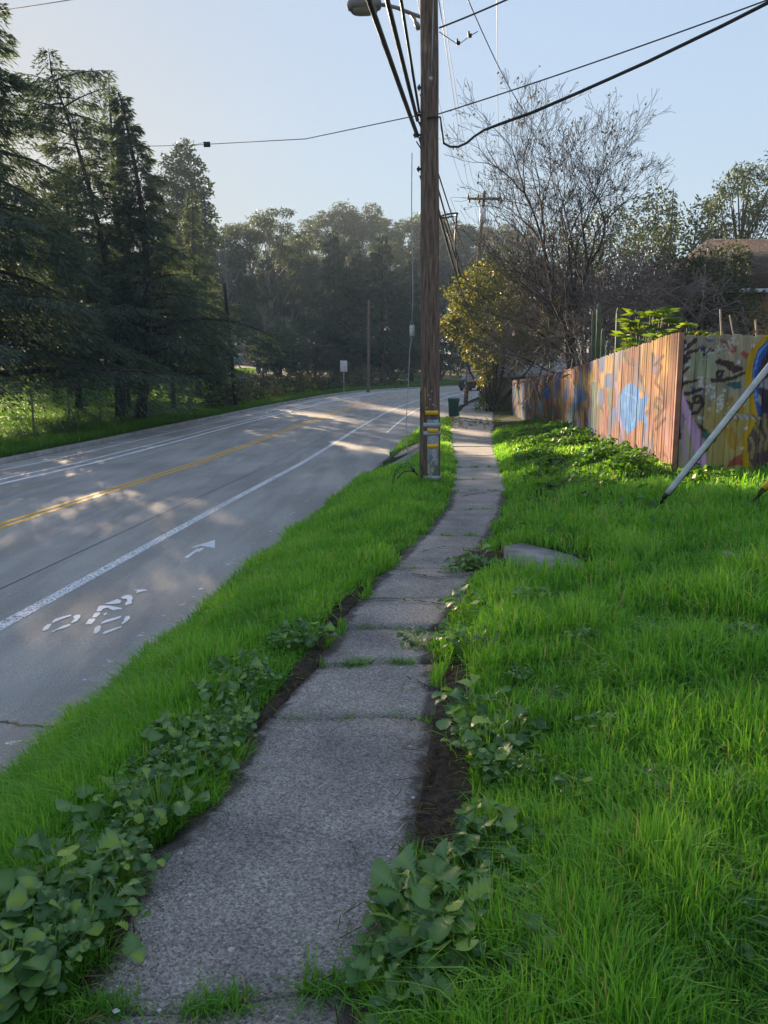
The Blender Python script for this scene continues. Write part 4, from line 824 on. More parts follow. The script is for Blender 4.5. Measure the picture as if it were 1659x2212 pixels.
def paint1(s, h, X, Y):
    n = vnoise(s*2.2, h*1.1, 1); n2_ = vnoise(s*9, h*1.0, 2); n3 = vnoise(s*1.1+7, h*.8, 3); n4 = vnoise(s*5+3, h*3.2, 4)
    c = np.array([.40, .265, .215])*(.55+.75*n2_[:, None])
    c = lay(c, sstep((n3-.45)*4), (.52, .40, .27), .7); c = lay(c, sstep((n-.52)*5), (.38, .20, .27), .65)
    c = lay(c, sstep((vnoise(s*.8, h*2+5, 5)-.58)*6), (.30, .33, .22), .6)
    near = np.clip(1-np.abs(s-1.2)/2.2, 0, 1); c = lay(c, near*sstep((h-.9)*1.5), (.60, .42, .20), .75); c = lay(c, near*sstep((.9-h)*2), (.50, .34, .28), .6)
    c = lay(c, ((np.abs(vnoise(s*3.1, h*1.7, 6)-.5) < .07) & (s > 1)).astype(float), (.09, .06, .06), .85)
    c = lay(c, ((np.abs(vnoise(s*2.3+9, h*1.2, 7)-.45) < .022)).astype(float), (.13, .075, .06), .6)
    c = lay(c, sstep((vnoise(s*1.7+2, h*1.5, 8)-.52)*9)*(s > 2.4), (.13, .085, .075), .8); c = lay(c, sstep((vnoise(s*2.9+12, h*2.2, 18)-.60)*9)*(s > 2.6), (.34, .17, .15), .7); c = lay(c, sstep((vnoise(s*2.1+22, h*1.9, 19)-.64)*9)*(s > 4), (.50, .40, .22), .7)
    c = lay(c, sstep((vnoise(s*1.0+4, h*1.6, 9)-.58)*9)*(s > 5)*(h < 1.5), (.11, .21, .22), .8)
    c = lay(c, sstep((vnoise(s*1.3+1, h*2.6, 10)-.64)*12)*(s > 3.6), (.12, .22, .42), .85)
    q = lambda L: [((1900+a/1.476)/1.8228, (1100+b/1.476)/1.8228) for a, b in L]
    fish = q([(815, 640), (840, 603), (880, 610), (908, 650), (918, 695), (942, 680), (968, 640), (956, 720), (945, 770), (962, 830), (966, 892), (932, 815), (908, 826), (890, 860), (862, 886), (850, 915), (832, 880), (802, 860), (786, 800), (780, 740), (795, 680)])
    wob_ = 3*(vnoise(s*9, h*9, 11)-.5); f = pip(X+wob_, Y+wob_, fish)
    c = lay(c, sstep((vnoise(s*2.6+31, h*2.4, 41)-.50)*7)*(s < 5), (.36, .20, .17), .55); c = lay(c, sstep((vnoise(s*3.3+37, h*1.6, 42)-.60)*9)*(s < 5), (.20, .12, .10), .6); c = lay(c, sstep((vnoise(s*2.2+44, h*2.9, 43)-.64)*9)*(s < 6)*(s > 1.2), (.20, .24, .34), .6)
    c = lay(c, f.astype(float), (.13, .30, .58), .95); c = lay(c, (f & (vnoise(s*6, h*6, 12) > .5)).astype(float), (.25, .42, .62), .6)
    c = lay(c, (dline(X, Y, q([(775, 600), (790, 780), (812, 880), (825, 960)])) < 2.5).astype(float), (.42, .34, .50), .8)
    c = lay(c, (dline(X, Y, q([(1045, 690), (1062, 800), (1068, 960)])) < 3).astype(float), (.48, .38, .44), .7)
    for L in ([(1000, 500), (1020, 480), (1040, 510), (1020, 545), (1005, 600), (1045, 650), (1060, 720)], [(1000, 820), (1040, 770), (1060, 740), (1040, 700), (1010, 690), (1000, 730), (1030, 760)], [(1010, 870), (1060, 810)], [(830, 445), (850, 490), (880, 500), (870, 460)], [(1000, 500), (1050, 445)]):
        c = lay(c, (dline(X, Y, q(L)) < 3.4).astype(float), (.13, .08, .065), .8)
    c = lay(c, f*(dline(X, Y, q([(830, 660), (890, 690), (905, 760), (870, 850)])) < 2), (.30, .47, .68), .6)
    c = c.mean(1, keepdims=True)+(c-c.mean(1, keepdims=True))*1.45; return np.clip(c, .01, 1)**1.3*(.46+.30*n4[:, None])
def paint2(s, h, X, Y):
    x = (X*1.8228-2500)*2.458; y = (Y*1.8228-1200)*2.458
    wv = 26*(vnoise(s*7, h*7, 21)-.5); x_ = x+wv; y_ = y+26*(vnoise(s*7+9, h*7, 22)-.5)
    n = vnoise(s*3, h*2.4, 23); c = np.array([.34, .305, .235])*(.8+.35*vnoise(s*8, h*3, 24)[:, None])
    c = lay(c, sstep((n-.5)*4), (.30, .22, .22), .5); c = lay(c, sstep((x-560)/200)*sstep((y-850)/200), (.38, .29, .10), .65)
    c = lay(c, pip(x_, y_, [(520, 440), (790, 430), (800, 700), (640, 690), (520, 620)]).astype(float), (.33, .34, .26), .9)
    for L, col in [([(800, 330), (990, 400), (960, 470), (850, 400)], (.24, .09, .08)), ([(1010, 470), (1060, 430), (1100, 470), (1080, 520)], (.26, .07, .06)), ([(890, 1560), (930, 1490), (1040, 1450), (1050, 1560)], (.30, .09, .07)),
            ([(960, 990), (1060, 985), (1050, 1080), (980, 1170), (940, 1060)], (.33, .20, .05)), ([(860, 1180), (950, 1190), (1020, 1310), (960, 1420), (900, 1330)], (.32, .21, .07)), ([(850, 960), (930, 890), (960, 930), (890, 1000)], (.28, .18, .06)),
            ([(890, 770), (930, 735), (1000, 750), (1040, 740), (1030, 780), (1050, 800), (980, 815), (930, 800)], (.04, .10, .13)), ([(640, 1250), (700, 1200), (720, 1250), (800, 1250), (790, 1320), (700, 1340)], (.04, .11, .11)),
            ([(620, 405), (680, 395), (680, 420), (625, 420)], (.06, .12, .34)), ([(690, 340), (770, 345), (760, 370), (700, 365)], (.06, .12, .34)), ([(430, 340), (520, 335), (500, 370), (440, 365)], (.06, .10, .28)), ([(600, 860), (650, 860), (640, 890), (600, 885)], (.05, .12, .32)), ([(540, 790), (590, 795), (580, 815), (540, 815)], (.05, .12, .34))]:
        c = lay(c, pip(x_, y_, L).astype(float), col, .9)
    c = lay(c, ((x_ > 330) & pip(x_, y_, [(325, 1320), (345, 1150), (410, 1030), (450, 1060), (470, 1180), (480, 1310), (400, 1310), (380, 1430), (330, 1470)])).astype(float), (.05, .03, .035), .95)
    c = lay(c, pip(x_, y_, [(500, 1060), (700, 1210), (660, 1240), (560, 1150)]).astype(float), (.05, .03, .03), .9)
    dk = (.055, .035, .04)
    for L, w in [([(385, 560), (395, 480), (430, 460), (470, 480), (440, 530), (430, 600), (440, 700), (450, 800)], 13), ([(455, 455), (520, 400), (590, 345)], 13), ([(470, 500), (540, 450), (630, 432), (750, 440), (670, 480)], 11), ([(480, 530), (530, 510)], 11), ([(450, 560), (510, 550), (525, 600), (480, 640), (440, 650)], 10), ([(430, 770), (520, 760), (600, 740)], 9),
             ([(440, 880), (520, 850), (640, 810)], 12), ([(330, 1010), (420, 960), (500, 940), (540, 960), (530, 1010), (490, 1030)], 12), ([(570, 900), (600, 870), (635, 890), (620, 940), (580, 945), (570, 905)], 11), ([(640, 900), (660, 970), (620, 1040), (510, 1055)], 12), ([(345, 760), (380, 880), (340, 960)], 12), ([(790, 550), (940, 575), (930, 600), (1030, 610), (960, 640), (800, 560)], 14), ([(1070, 660), (980, 700), (860, 725), (740, 730)], 13), ([(790, 690), (800, 655), (840, 655), (835, 690), (800, 700)], 10), ([(380, 400), (440, 380), (500, 360)], 9), ([(640, 1440), (700, 1400), (730, 1340)], 8)]:
        c = lay(c, (dline(x_, y_, L) < w*1.5).astype(float), dk, .95)
    rb = [(345, 470), (365, 640), (420, 830), (480, 1000), (540, 1150), (600, 1300), (650, 1540)]; c = lay(c, (dline(x, y, rb) < 38+12*(y > 1100)).astype(float), (.56, .38, .56), .95)
    c = lay(c, (dline(x, y, [(440, 1060), (465, 1250), (490, 1480)]) < 18).astype(float), (.38, .28, .38), .85)
    c = lay(c, (dline(x_, y_, [(455, 1060), (480, 1120)]) < 12).astype(float), (.2, .14, .2), .7)
    # yellow halo, blue hair and a dark draped figure at the frame edge
    c = lay(c, (dline(x, y, [(1290, 320), (1150, 470), (1115, 640), (1110, 820), (1150, 980), (1170, 1080), (1090, 1260), (1075, 1400), (1085, 1560)]) < 42).astype(float), (.46, .31, .07), .95)
    c = lay(c, pip(x, y, [(1290, 330), (1190, 430), (1140, 600), (1135, 760), (1165, 960), (1190, 1060), (1500, 1060), (1500, 250)]).astype(float), (.05, .10, .34), .95)
    c = lay(c, (dline(x, y, [(1285, 370), (1200, 470), (1155, 640), (1150, 760), (1180, 940)]) < 9).astype(float), (.20, .36, .62), .9)
    c = lay(c, pip(x, y, [(1300, 430), (1210, 560), (1190, 760), (1200, 900), (1235, 1050), (1500, 1080), (1500, 420)]).astype(float), (.06, .04, .045), .95)
    c = lay(c, pip(x_, y, [(1210, 800), (1240, 730), (1300, 690), (1400, 700), (1400, 800), (1300, 815)]).astype(float), (.33, .32, .36), .9); c = lay(c, pip(x_, y, [(1200, 860), (1240, 900), (1225, 980), (1195, 950)]).astype(float), (.36, .34, .34), .8)
    c = lay(c, pip(x, y, [(1190, 1060), (1500, 1040), (1500, 1650), (1190, 1640), (1100, 1500), (1090, 1290), (1160, 1160)]).astype(float), (.10, .065, .075), .95)
    for L in ([(1200, 1100), (1180, 1200), (1230, 1300), (1200, 1420)], [(1260, 1060), (1250, 1180), (1290, 1280), (1260, 1400)], [(1120, 1290), (1150, 1380), (1130, 1480)], [(1330, 1080), (1320, 1300), (1350, 1500)]): c = lay(c, (dline(x_, y, L) < 17).astype(float), (.30, .27, .14), .85)
    c = lay(c, (dline(x, y, [(905, 1070), (1000, 1075), (1100, 1090), (1225, 1100)]) < np.interp(x, [900, 1230], [30, 8])).astype(float), (.42, .40, .40), .95)
    for k in range(5): c = lay(c, (dline(x, y, [(915+55*k, 1060), (955+55*k, 1105)]) < 6).astype(float), (.09, .06, .09), .9)
    k = np.random.default_rng(5); dots = []
    for pth, m_, sp in (([(650, 480), (780, 470), (900, 420), (960, 340)], 60, 55), ([(640, 700), (660, 780), (740, 870), (830, 900), (830, 1000), (900, 980)], 75, 48)):
        pth = np.array(pth, float); q = np.linspace(0, len(pth)-1.01, m_); i = q.astype(int); p = pth[i]+(pth[i+1]-pth[i])*(q-i)[:, None]+k.normal(0, sp*.55, (m_, 2)); dots += [(a, b, k.uniform(7, 13)) for a, b in p]
    dots += [(a, b, 20) for a, b in ((480, 400), (485, 715), (505, 580), (735, 790), (870, 830), (720, 1010), (655, 1100), (620, 1095), (1085, 905), (1005, 555), (1075, 1195), (1040, 1390), (1145, 395), (375, 330), (420, 410), (480, 465))]
    for a, b, r_ in dots: c = lay(c, 1-sstep((np.hypot(x-a, y-b)-r_*.6)/(r_*.5)), (.58, .58, .62), .92)
    c = c.mean(1, keepdims=True)+(c-c.mean(1, keepdims=True))*1.3; return np.clip(c, .01, 1)*(.72+.22*vnoise(s*12, h*5, 25)[:, None])
mfp = mat('painted_boards', (.5, .4, .3), .85, .15); t = NT(mfp); a = t.n('Attribute', attribute_name='paint'); v = t.coord()
gr = t.ramp(t.noise(v, 3, 5, .6, scl=(7, 7, .5)), [(.3, (.62, .60, .58)), (.5, (1, 1, 1)), (.75, (1.12, 1.1, 1.08))]); t.base(t.mix(1, a.outputs['Color'], gr, 'MULTIPLY')); t.bump(t.noise(v, 4, 5, .6, scl=(10, 10, .6)), .5, .01)
def board_fence(root, p0, d, n, length, top, paint, seed, bw=.142, fine=10.):
    r = np.random.default_rng(seed); s = 0.; VV = []; FF = []; cols = []; k0 = 0; o0 = np.array(root.location)
    while s < length:
        near = s < fine; nx_, nz_ = (9, 110) if near else (4, 55); w = bw-.006; lo = s+.003; hi = lo+w; off = r.uniform(-.004, .006); yb = p0+d*(s+bw/2); zb = gz(*yb)-.12; zt = top(s+bw/2)+r.normal(0, .008)
        a = np.linspace(0, 1, nx_+1); b = np.linspace(0, 1, nz_+1); A, B = np.meshgrid(a, b); S = lo+w*A; Z = zb+(zt-zb)*B
        Z = np.where((B > .98), Z-.014*(np.abs(A-.5) > .38), Z); bulge = off+.003*np.cos((A-.5)*math.pi)
        V = np.stack([p0[0]+d[0]*S+n[0]*(.012+bulge), p0[1]+d[1]*S+n[1]*(.012+bulge), Z], -1).reshape(-1, 3)
        Xp, Yp = proj(V); c = paint(S.ravel(), Z.ravel()-zb-.12, Xp, Yp)*r.uniform(.86, 1.1); m_ = len(V); bk = V.copy(); bk[:, :2] -= n*.022
        ring = list(range(nx_+1))+[(i)*(nx_+1)+nx_ for i in range(1, nz_+1)]+[nz_*(nx_+1)+i for i in range(nx_-1, -1, -1)]+[i*(nx_+1) for i in range(nz_-1, 0, -1)]
        Vb = bk[ring]; q = len(ring)
        f = [(i*(nx_+1)+j, i*(nx_+1)+j+1, (i+1)*(nx_+1)+j+1, (i+1)*(nx_+1)+j) for i in range(nz_) for j in range(nx_)]+[(ring[i], m_+i, m_+(i+1) % q, ring[(i+1) % q]) for i in range(q)]
        VV.append(np.concatenate([V, Vb])); FF += [[x+k0 for x in ff] for ff in f]; cols.append(np.concatenate([c, c[ring]*.8])); k0 += m_+q; s += bw
    o = poly_mesh('board_panel', np.concatenate(VV)-o0, FF, mfp, root); at_ = o.data.attributes.new('paint', 'FLOAT_COLOR', 'POINT')
    at_.data.foreach_set('color', np.c_[np.concatenate(cols), np.ones(k0)].astype(np.float32).ravel())
    mw = noisy('rail_wood', (.12, .09, .075), (.22, .17, .14), 5, .9, .2, .4, .01)
    for s in np.arange(.05, length, 2.4):
        q = p0+d*s-n*.075; zb = gz(*q); mb = MB(); mb.box(np.array([q[0], q[1], (zb+top(s))/2-.1])-o0, (.09, .09, top(s)-zb), math.atan2(d[1], d[0])); mb.build('post', mw, root, bevel=.006)
    for f in (.15, .82):
        mb = MB(); ss = np.arange(0, length, 1.2); mb.tube(np.array([[p0[0]+d[0]*s-n[0]*.04, p0[1]+d[1]*s-n[1]*.04, gz(*(p0+d*s))*(1-f)+top(s)*f] for s in ss])-o0, .035, 4); mb.build('rail', mw, root)
fr = tag(empty('board_fence', (C0[0], C0[1], gz(*C0))), 'sunlit fence of vertical boards painted with a blue fish, running along the footpath', 'fence')
board_fence(fr, C0, d1, n1, 34.2, lambda s: np.interp(s, TOP1[:, 0], TOP1[:, 1]), paint1, 3)
f2 = tag(empty('board_fence', (C0[0]+.1, C0[1], gz(*C0))), 'shaded fence end painted with dark scrolls, white dots and a pink ribbon', 'fence')
board_fence(f2, C0+d2*.05, d2, n2, 5.0, lambda s: 2.465+.004*math.sin(s*3), paint2, 4, .165, 9)
mb = MB(); q = C0+d2*.0-d1*.0; zb = gz(*q); mb.box(np.array([q[0]-.0, q[1], (zb+2.5)/2])-np.array(f2.location), (.075, .075, 2.5-zb), math.atan2(d1[1], d1[0])); mb.build('corner_board', noisy('red_brown_wood', (.22, .10, .07), (.34, .17, .12), 5, .8, .2), f2, bevel=.006)

# ------------------------------------------------------------------ garden behind the fence
def B_(X, Y, t, r_, sq=1.): return (W(X, Y, t), (r_*t/1703., r_*t/1703., r_*t/1703.*sq))
def rel(base, L): b = np.asarray(base); return [(c-b, r_) for c, r_ in L]
b = at(1085, 0, 47)
shrub('yellowing_tree', b, rel(b, [B_(*a) for a in ((1005, 640, 47, 42), (1040, 612, 48, 44), (1085, 640, 48, 50), (1010, 700, 46, 46), (1060, 700, 47, 48), (975, 705, 46, 26), (1110, 700, 47, 50), (1030, 752, 45, 34), (1045, 795, 44, 20), (1040, 826, 43.5, 11), (1075, 755, 47, 30), (1150, 720, 47, 46), (1205, 705, 47, 46), (1130, 760, 47, 34), (1185, 755, 47, 30))]),
      'leafy tree turning yellow that hangs over the footpath by the sign', 'tree', seed=90, n_per=900, mt='yellow', size=.2, aspect=.62, trunk=.1, hang=.6, shell=.35)
b = at(1068, 0, 52)
shrub('ivy_mound', b, rel(b, [B_(*a) for a in ((1062, 790, 52, 30), (1060, 830, 51, 30), (1062, 862, 50, 26), (1085, 800, 52, 34), (1075, 760, 53, 34))]), 'tall dark ivy mound beside the parked car at the pavement end', 'shrub', seed=91, n_per=520, mt='oak', size=.2)
b = at(1040, 0, 50)
shrub('bush', b, rel(b, [B_(*a) for a in ((1037, 868, 49, 14), (1048, 858, 50, 15), (1030, 880, 48, 8))]), 'bright green low bush at the foot of the ivy mound', 'bush', seed=92, n_per=700, mt='clover', size=.12, hang=0)
b = at(1130, 0, 58)
shrub('evergreen_tree', b, rel(b, [B_(*a) for a in ((1050, 590, 58, 34), (1085, 565, 58, 30), (1120, 600, 58, 46), (1170, 620, 58, 50), (1060, 560, 58, 20), (1230, 600, 58, 50), (1140, 700, 58, 60), (1215, 690, 58, 55))]), 'dark evergreen tree directly behind the yellowing tree', 'tree', seed=93, n_per=300, mt='oak', size=.3, trunk=.15)
b = at(1540, 0, 27)
shrub('evergreen_shrub', b, rel(b, [B_(*a) for a in ((1500, 610, 27, 62), (1555, 585, 27, 58), (1450, 600, 28, 60), (1400, 640, 29, 60), (1590, 640, 26, 42), (1525, 675, 26, 44), (1345, 680, 30, 55), (1600, 560, 27, 26), (1625, 690, 25, 34), (1470, 690, 28, 50), (1560, 640, 26, 40))]), 'big dark evergreen shrub partly covering the ochre house', 'shrub', seed=94, n_per=1700, mt='oak', size=.13, aspect=.5, trunk=.08)
b = at(1340, 0, 33)
shrub('evergreen_shrub', b, rel(b, [B_(*a) for a in ((1320, 560, 33, 48), (1390, 545, 33, 45), (1440, 520, 33, 36), (1260, 590, 34, 55), (1200, 640, 35, 50), (1300, 660, 33, 60))]), 'green hedge tree with sunlit top behind the bare trees', 'shrub', seed=95, n_per=520, mt='evergreen', size=.16, trunk=.1)
for i, (X, Y0, t, L, lb) in enumerate([(1420, 0, 50, [(1420, 425, 50, 24), (1390, 470, 50, 36), (1440, 480, 50, 38), (1405, 530, 50, 50)], 'dark broad evergreen on the skyline right of the bare tree'), (1520, 0, 48, [(1508, 455, 48, 24), (1535, 445, 48, 16), (1500, 505, 48, 36), (1545, 500, 48, 32), (1525, 550, 48, 44)], 'loose topped evergreen on the skyline before the pine'), (1300, 0, 60, [(1330, 462, 60, 26), (1290, 480, 60, 30), (1245, 500, 60, 30), (1200, 520, 60, 30), (1350, 520, 60, 46), (1270, 560, 60, 50)], 'low dark evergreen seen through the bare tree branches')]):
    b = at(X, Y0, t); shrub('evergreen_tree', b, rel(b, [B_(*a) for a in L]), lb, 'tree', seed=97+i, n_per=330, mt='oak' if i != 1 else 'evergreen', size=.26, trunk=.15, shell=.3)
b = at(1477, 0, 52); conifer('conifer_tree', b, HC+52*ray(1477, 392)[2]-b[2], 1.5, 'small narrow conifer tip on the skyline between two evergreens', seed=101, nb=70, dens=90, mt='cedar_dark', droop=.1, prof=.9, leaf=(.2, .4), lw=.1)
eucalypt('pine_tree', at(1650, 0, 42), HC+42*ray(1650, 318)[2]-gz(*at(1650, 0, 42)[:2]), 2.6, 'olive green pine with rounded tufts above the house roof', seed=103, low=.35, ncl=46, n_per=700, mt='evergreen', size=.2, bark='bark')
# bare trees
bare_tree('bare_tree', at(1268, 0, 23.5), 11.0, 'tall leafless tree with a fan of fine twigs rising above the fence', seed=34, rad=.12, depth=7, stems=2, spread=.42, dead=700, up=.45, trunkf=.31, leann=[(-.08, 0, 1), (.01, .05, 1)], fork=(2, 3), mt='bark_dark', ratio=.72, rtop=.006, side0=True)
bare_tree('bare_shrub', at(1225, 0, 28), 4.8, 'low leafless shrub with pinkish twigs drooping over the fence', seed=12, rad=.06, depth=6, stems=4, spread=.62, dead=500, up=-.18, trunkf=.34, leann=[(-.45, 0, 1), (-.15, .2, 1), (.25, -.0, 1), (.6, .1, 1)], mt='twig', rtop=.009, ratio=.8, leafm='yellow', fork=(2, 3))
bare_tree('bare_shrub', at(1330, 0, 25.5), 5.6, 'leafless purple grey shrub tangled around the bare tree trunk', seed=13, rad=.06, depth=6, stems=4, spread=.62, dead=250, up=-.12, trunkf=.34, leann=[(-.6, 0, 1), (-.2, .2, 1), (.2, -.1, 1), (.7, .1, 1)], mt='twig', rtop=.011, ratio=.82, fork=(3, 3))
bare_tree('bare_shrub', at(1420, 0, 22), 3.6, 'small leafless shrub with pale bent branches before the dark evergreen', seed=14, rad=.05, depth=5, stems=3, spread=.7, dead=60, up=-.2, trunkf=.42, leann=[(-.3, 0, 1), (.4, .1, 1), (.9, 0, 1)], mt='twig', rtop=.011, ratio=.8)
# columnar cacti
mc = noisy('cactus_green', (.045, .07, .04), (.08, .11, .065), 5, .7, .3)
for i, (X, Yt, w, lb) in enumerate([(1311, 657, .065, 'slim columnar cactus, leftmost of the row above the fence'), (1322, 645, .075, 'tallest columnar cactus beside the slim one'), (1332, 700, .06, 'short columnar cactus in the middle of the row'), (1366, 653, .065, 'columnar cactus standing apart from the others'), (1345, 735, .05, 'stubby columnar cactus just showing over the fence')]):
    tc = 3.297/((X-829.5)/1703-.0901)+1.3+.2*i; b = at(X, 0, tc); H = HC+tc*ray(X, Yt)[2]-b[2]; w *= .75; a = np.arange(20)*math.pi/10; V = []; mb = MB()
    for z, s in [(-.1, 1), (H*.4, 1.05), (H*.8, 1.0), (H-.1, .85), (H-.03, .5), (H, .1)]: V += [((w*s*(1+.16*(j % 2)))*math.cos(x)+.03*math.sin(z), (w*s*(1+.16*(j % 2)))*math.sin(x), z) for j, x in enumerate(a)]
    mb.add(V, [(i_*20+j, i_*20+(j+1) % 20, (i_+1)*20+(j+1) % 20, (i_+1)*20+j) for i_ in range(5) for j in range(20)]+[tuple(100+j for j in range(20))]); o = mb.build('columnar_cactus', mc); o.location = b; tag(o, lb, 'cactus', 'columnar cacti above the fence')
# big lobed and strappy garden plants peeping over the fence
def palmate(name, base, H, label, n, size, seed, fingers=9, spread=.8, mt='palm'):
    r = np.random.default_rng(seed); root = tag(empty(name, base), label, 'plant'); tb = MB(); C = []; D = []; L = []
    for i in range(n):
        az = i*2.4; f = r.uniform(.6, 1); p = np.array([math.cos(az)*spread*r.uniform(.3, 1), math.sin(az)*spread*.7*r.uniform(.3, 1), H*f]); tb.tube(polyline([0, 0, 0], p, [0, 0, .1], 5), .012, 5, False)
        o = unit(np.array([math.cos(az), math.sin(az), .25])); sd = unit(np.cross(o, [0, 0, 1.])); 
        for k in range(fingers):
            a = (k/(fingers-1)-.5)*3.6; C.append(p); D.append(unit(o*math.cos(a)+sd*math.sin(a)+np.array([0, 0, -.15+r.normal(0, .1)]))); L.append(size*(1-.25*abs(a)/1.8))
    tb.build('stem', mc, root); L = np.array(L); V = leaf_quads(np.array(C), np.array(D), L, L*.26, r); quads('foliage', V, M[mt], root, r.uniform(0, 1, len(V)))
palmate('lobed_plant', at(1436, 0, 15.0), HC+15.0*ray(1440, 662)[2]-gz(*at(1436, 0, 15.0)[:2]), 'yellow green plant with deeply fingered leaves over the fence corner', 46, .36, 1, spread=.5)
palmate('spiky_plant', at(1527, 0, 13.6), HC+13.6*ray(1527, 668)[2]-gz(*at(1527, 0, 13.6)[:2]), 'upright plant with narrow whorled leaves above the painted fence', 20, .26, 2, 15, .18)
palmate('spiky_plant', at(1478, 0, 13.2), HC+13.2*ray(1478, 712)[2]-gz(*at(1478, 0, 13.2)[:2]), 'low strappy plant between the fingered plant and the whorled one', 10, .34, 3, 6, .16)
palmate('spiky_plant', at(1560, 0, 13.2), HC+13.2*ray(1565, 712)[2]-gz(*at(1560, 0, 13.2)[:2]), 'thin leaved plant right of the whorled plant at the fence top', 10, .3, 4, 6, .18)
b = at(1500, 0, 12.6); shrub('succulent', b, rel(b, [B_(*a) for a in ((1500, 728, 12.6, 14), (1520, 722, 12.6, 12), (1480, 735, 12.6, 10), (1535, 730, 12.6, 9))]), 'reddish trailing succulent spilling over the painted fence top', 'plant', seed=110, n_per=1500, mt='yellow', size=.055, aspect=.6)
b = at(1650, 0, 12.8); shrub('dry_shrub', b, rel(b, [B_(*a) for a in ((1650, 716, 12.8, 16), (1630, 722, 12.8, 10))]), 'dry leafy shrub at the frame edge above the fence', 'shrub', seed=111, n_per=700, mt='dead', size=.07)
for X0, Y0, X1, Y1, lb in ((1556, 668, 1562, 735, 'grey wooden stake above the whorled plant'), (1576, 680, 1600, 740, 'leaning bamboo stake against the ochre house'), (1632, 690, 1640, 740, 'weathered stick at the far end of the fence top')):
    mb = MB(); mb.tube([W(X0, Y0, 12.9), W(X1, Y1+60, 12.9)], .015 if X0 != 1576 else .011, 6); tag(mb.build('stake', noisy('stake_wood', (.2, .16, .13), (.3, .25, .2), 8)), lb, 'stake')
# ochre house
hb = at(1600, 0, 26); hs = tag(empty('house', hb), 'ochre clapboard house with brown shingle roof at the right edge', 'house'); o0 = hb; ze = HC+25*ray(1600, 607)[2]; x0 = W(1545, 607, 25.5)[0]; y0 = hb[1]; xr = x0+13; zr_ = ze+2.5
ms = mat('ochre_siding', (.30, .17, .05), .7, .25); t = NT(ms); v = t.coord(); wv = t.n('TexWave', wave_type='BANDS', bands_direction='Z', wave_profile='SAW'); wv.inputs['Scale'].default_value = 2.4; t.l(v, wv.inputs[0]); t.base(t.mix(1, t.ramp(t.noise(v, 3, 4), [(.3, (.27, .15, .045)), (.7, (.36, .21, .07))]), t.ramp(wv.outputs[1], [(0, (.55, .55, .55)), (.15, (1, 1, 1))]), 'MULTIPLY')); t.bump(wv.outputs[1], .8, .03)
mb = MB(); mb.box(((x0+xr)/2-o0[0], y0+4.5-o0[1], (ze-.2)/2-o0[2]/2), (xr-x0, 8.6, ze-o0[2]+.6)); mb.build('wall', ms, hs)
mr = mat('brown_shingles', (.14, .10, .08), .9, .15); t = NT(mr); v = t.coord(); bk = t.n('TexBrick'); bk.inputs['Scale'].default_value = 3.2; bk.inputs['Color1'].default_value = (.075, .055, .045, 1); bk.inputs['Color2'].default_value = (.13, .098, .08, 1); bk.inputs['Mortar'].default_value = (.05, .04, .035, 1); bk.inputs['Mortar Size'].default_value = .03; bk.inputs['Row Height'].default_value = .5
mp = t.n('Mapping'); mp.inputs['Rotation'].default_value = (math.radians(-60), 0, 0); t.l(v, mp.inputs[0]); t.l(mp.outputs[0], bk.inputs['Vector']); t.base(t.mix(1, bk.outputs[0], t.ramp(t.noise(v, 9, 4), [(.3, (.7, .7, .7)), (.7, (1.25, 1.25, 1.25))]), 'MULTIPLY')); t.bump(bk.outputs[1], .4, .02)
mb = MB(); e = .35; V = [(x0-e, y0-e, ze), (xr+e, y0-e, ze), (xr-2.6, y0+4.4, zr_), (x0+2.2, y0+4.4, zr_), (x0-e, y0+8.9, ze), (xr+e, y0+8.9, ze)]; V = np.array(V)-o0
mb.add(V, [(0, 1, 2, 3), (0, 3, 4), (4, 3, 2, 5), (1, 5, 2), (0, 4, 5, 1)]); mb.build('roof', mr, hs)
mb = MB(); mb.box(((x0+xr)/2-o0[0], y0-e-.06-o0[1], ze-.05-o0[2]), (xr-x0+.8, .11, .12)); mb.build('gutter', M['white_plastic'], hs, bevel=.02)
# green shed with pale roof at the far end of the fence
q = at(1090, 0, 48); sh = tag(empty('shed', q), 'low green clapboard shed with a pale sheet roof behind the far fence end', 'shed'); zt = HC+48*ray(1090, 815)[2]-q[2]
mg2 = mat('green_siding', (.10, .10, .045), .8, .2); t = NT(mg2); v = t.coord(); wv = t.n('TexWave', wave_type='BANDS', bands_direction='Z', wave_profile='SAW'); wv.inputs['Scale'].default_value = 2.2; t.l(v, wv.inputs[0]); t.base(t.mix(1, t.ramp(t.noise(v, 3, 4), [(.3, (.13, .13, .06)), (.7, (.20, .19, .09))]), t.ramp(wv.outputs[1], [(0, (.5, .5, .5)), (.15, (1, 1, 1))]), 'MULTIPLY'))
mb = MB(); mb.box((2.6, 2.5, zt/2-.2), (6.2, 5, zt+.4)); mb.build('wall', mg2, sh)
mb = MB(); V = [(.2, -.25, zt+.02), (5.9, -.25, zt+.14), (6.2, 5.2, zt+1.5), (-.1, 5.2, zt+1.3)]; V += [(a, b_, c+.07) for a, b_, c in V]; mb.add(V, [(3, 2, 1, 0), (4, 5, 6, 7), (0, 1, 5, 4), (1, 2, 6, 5), (2, 3, 7, 6), (3, 0, 4, 7)]); mb.build('roof', noisy('sheet_roof', (.22, .21, .2), (.34, .33, .32), 2, .7, .3), sh)
q = at(1069, 0, 46.5); mb = MB(); H = HC+46.5*ray(1069, 824)[2]-q[2]
for dx in (-.09, .09): mb.box((dx, 0, H/2), (.07, .07, H))
for z in np.arange(.2, H, .3): mb.box((0, 0, z), (.12, .03, .04))
mb.box((0, 0, H+.03), (.34, .12, .06)); o = mb.build('trellis_post', mat('trellis_white', (.50, .48, .42), .7)); o.location = q; tag(o, 'narrow white trellis post at the shed corner under the yellow leaves', 'trellis post')
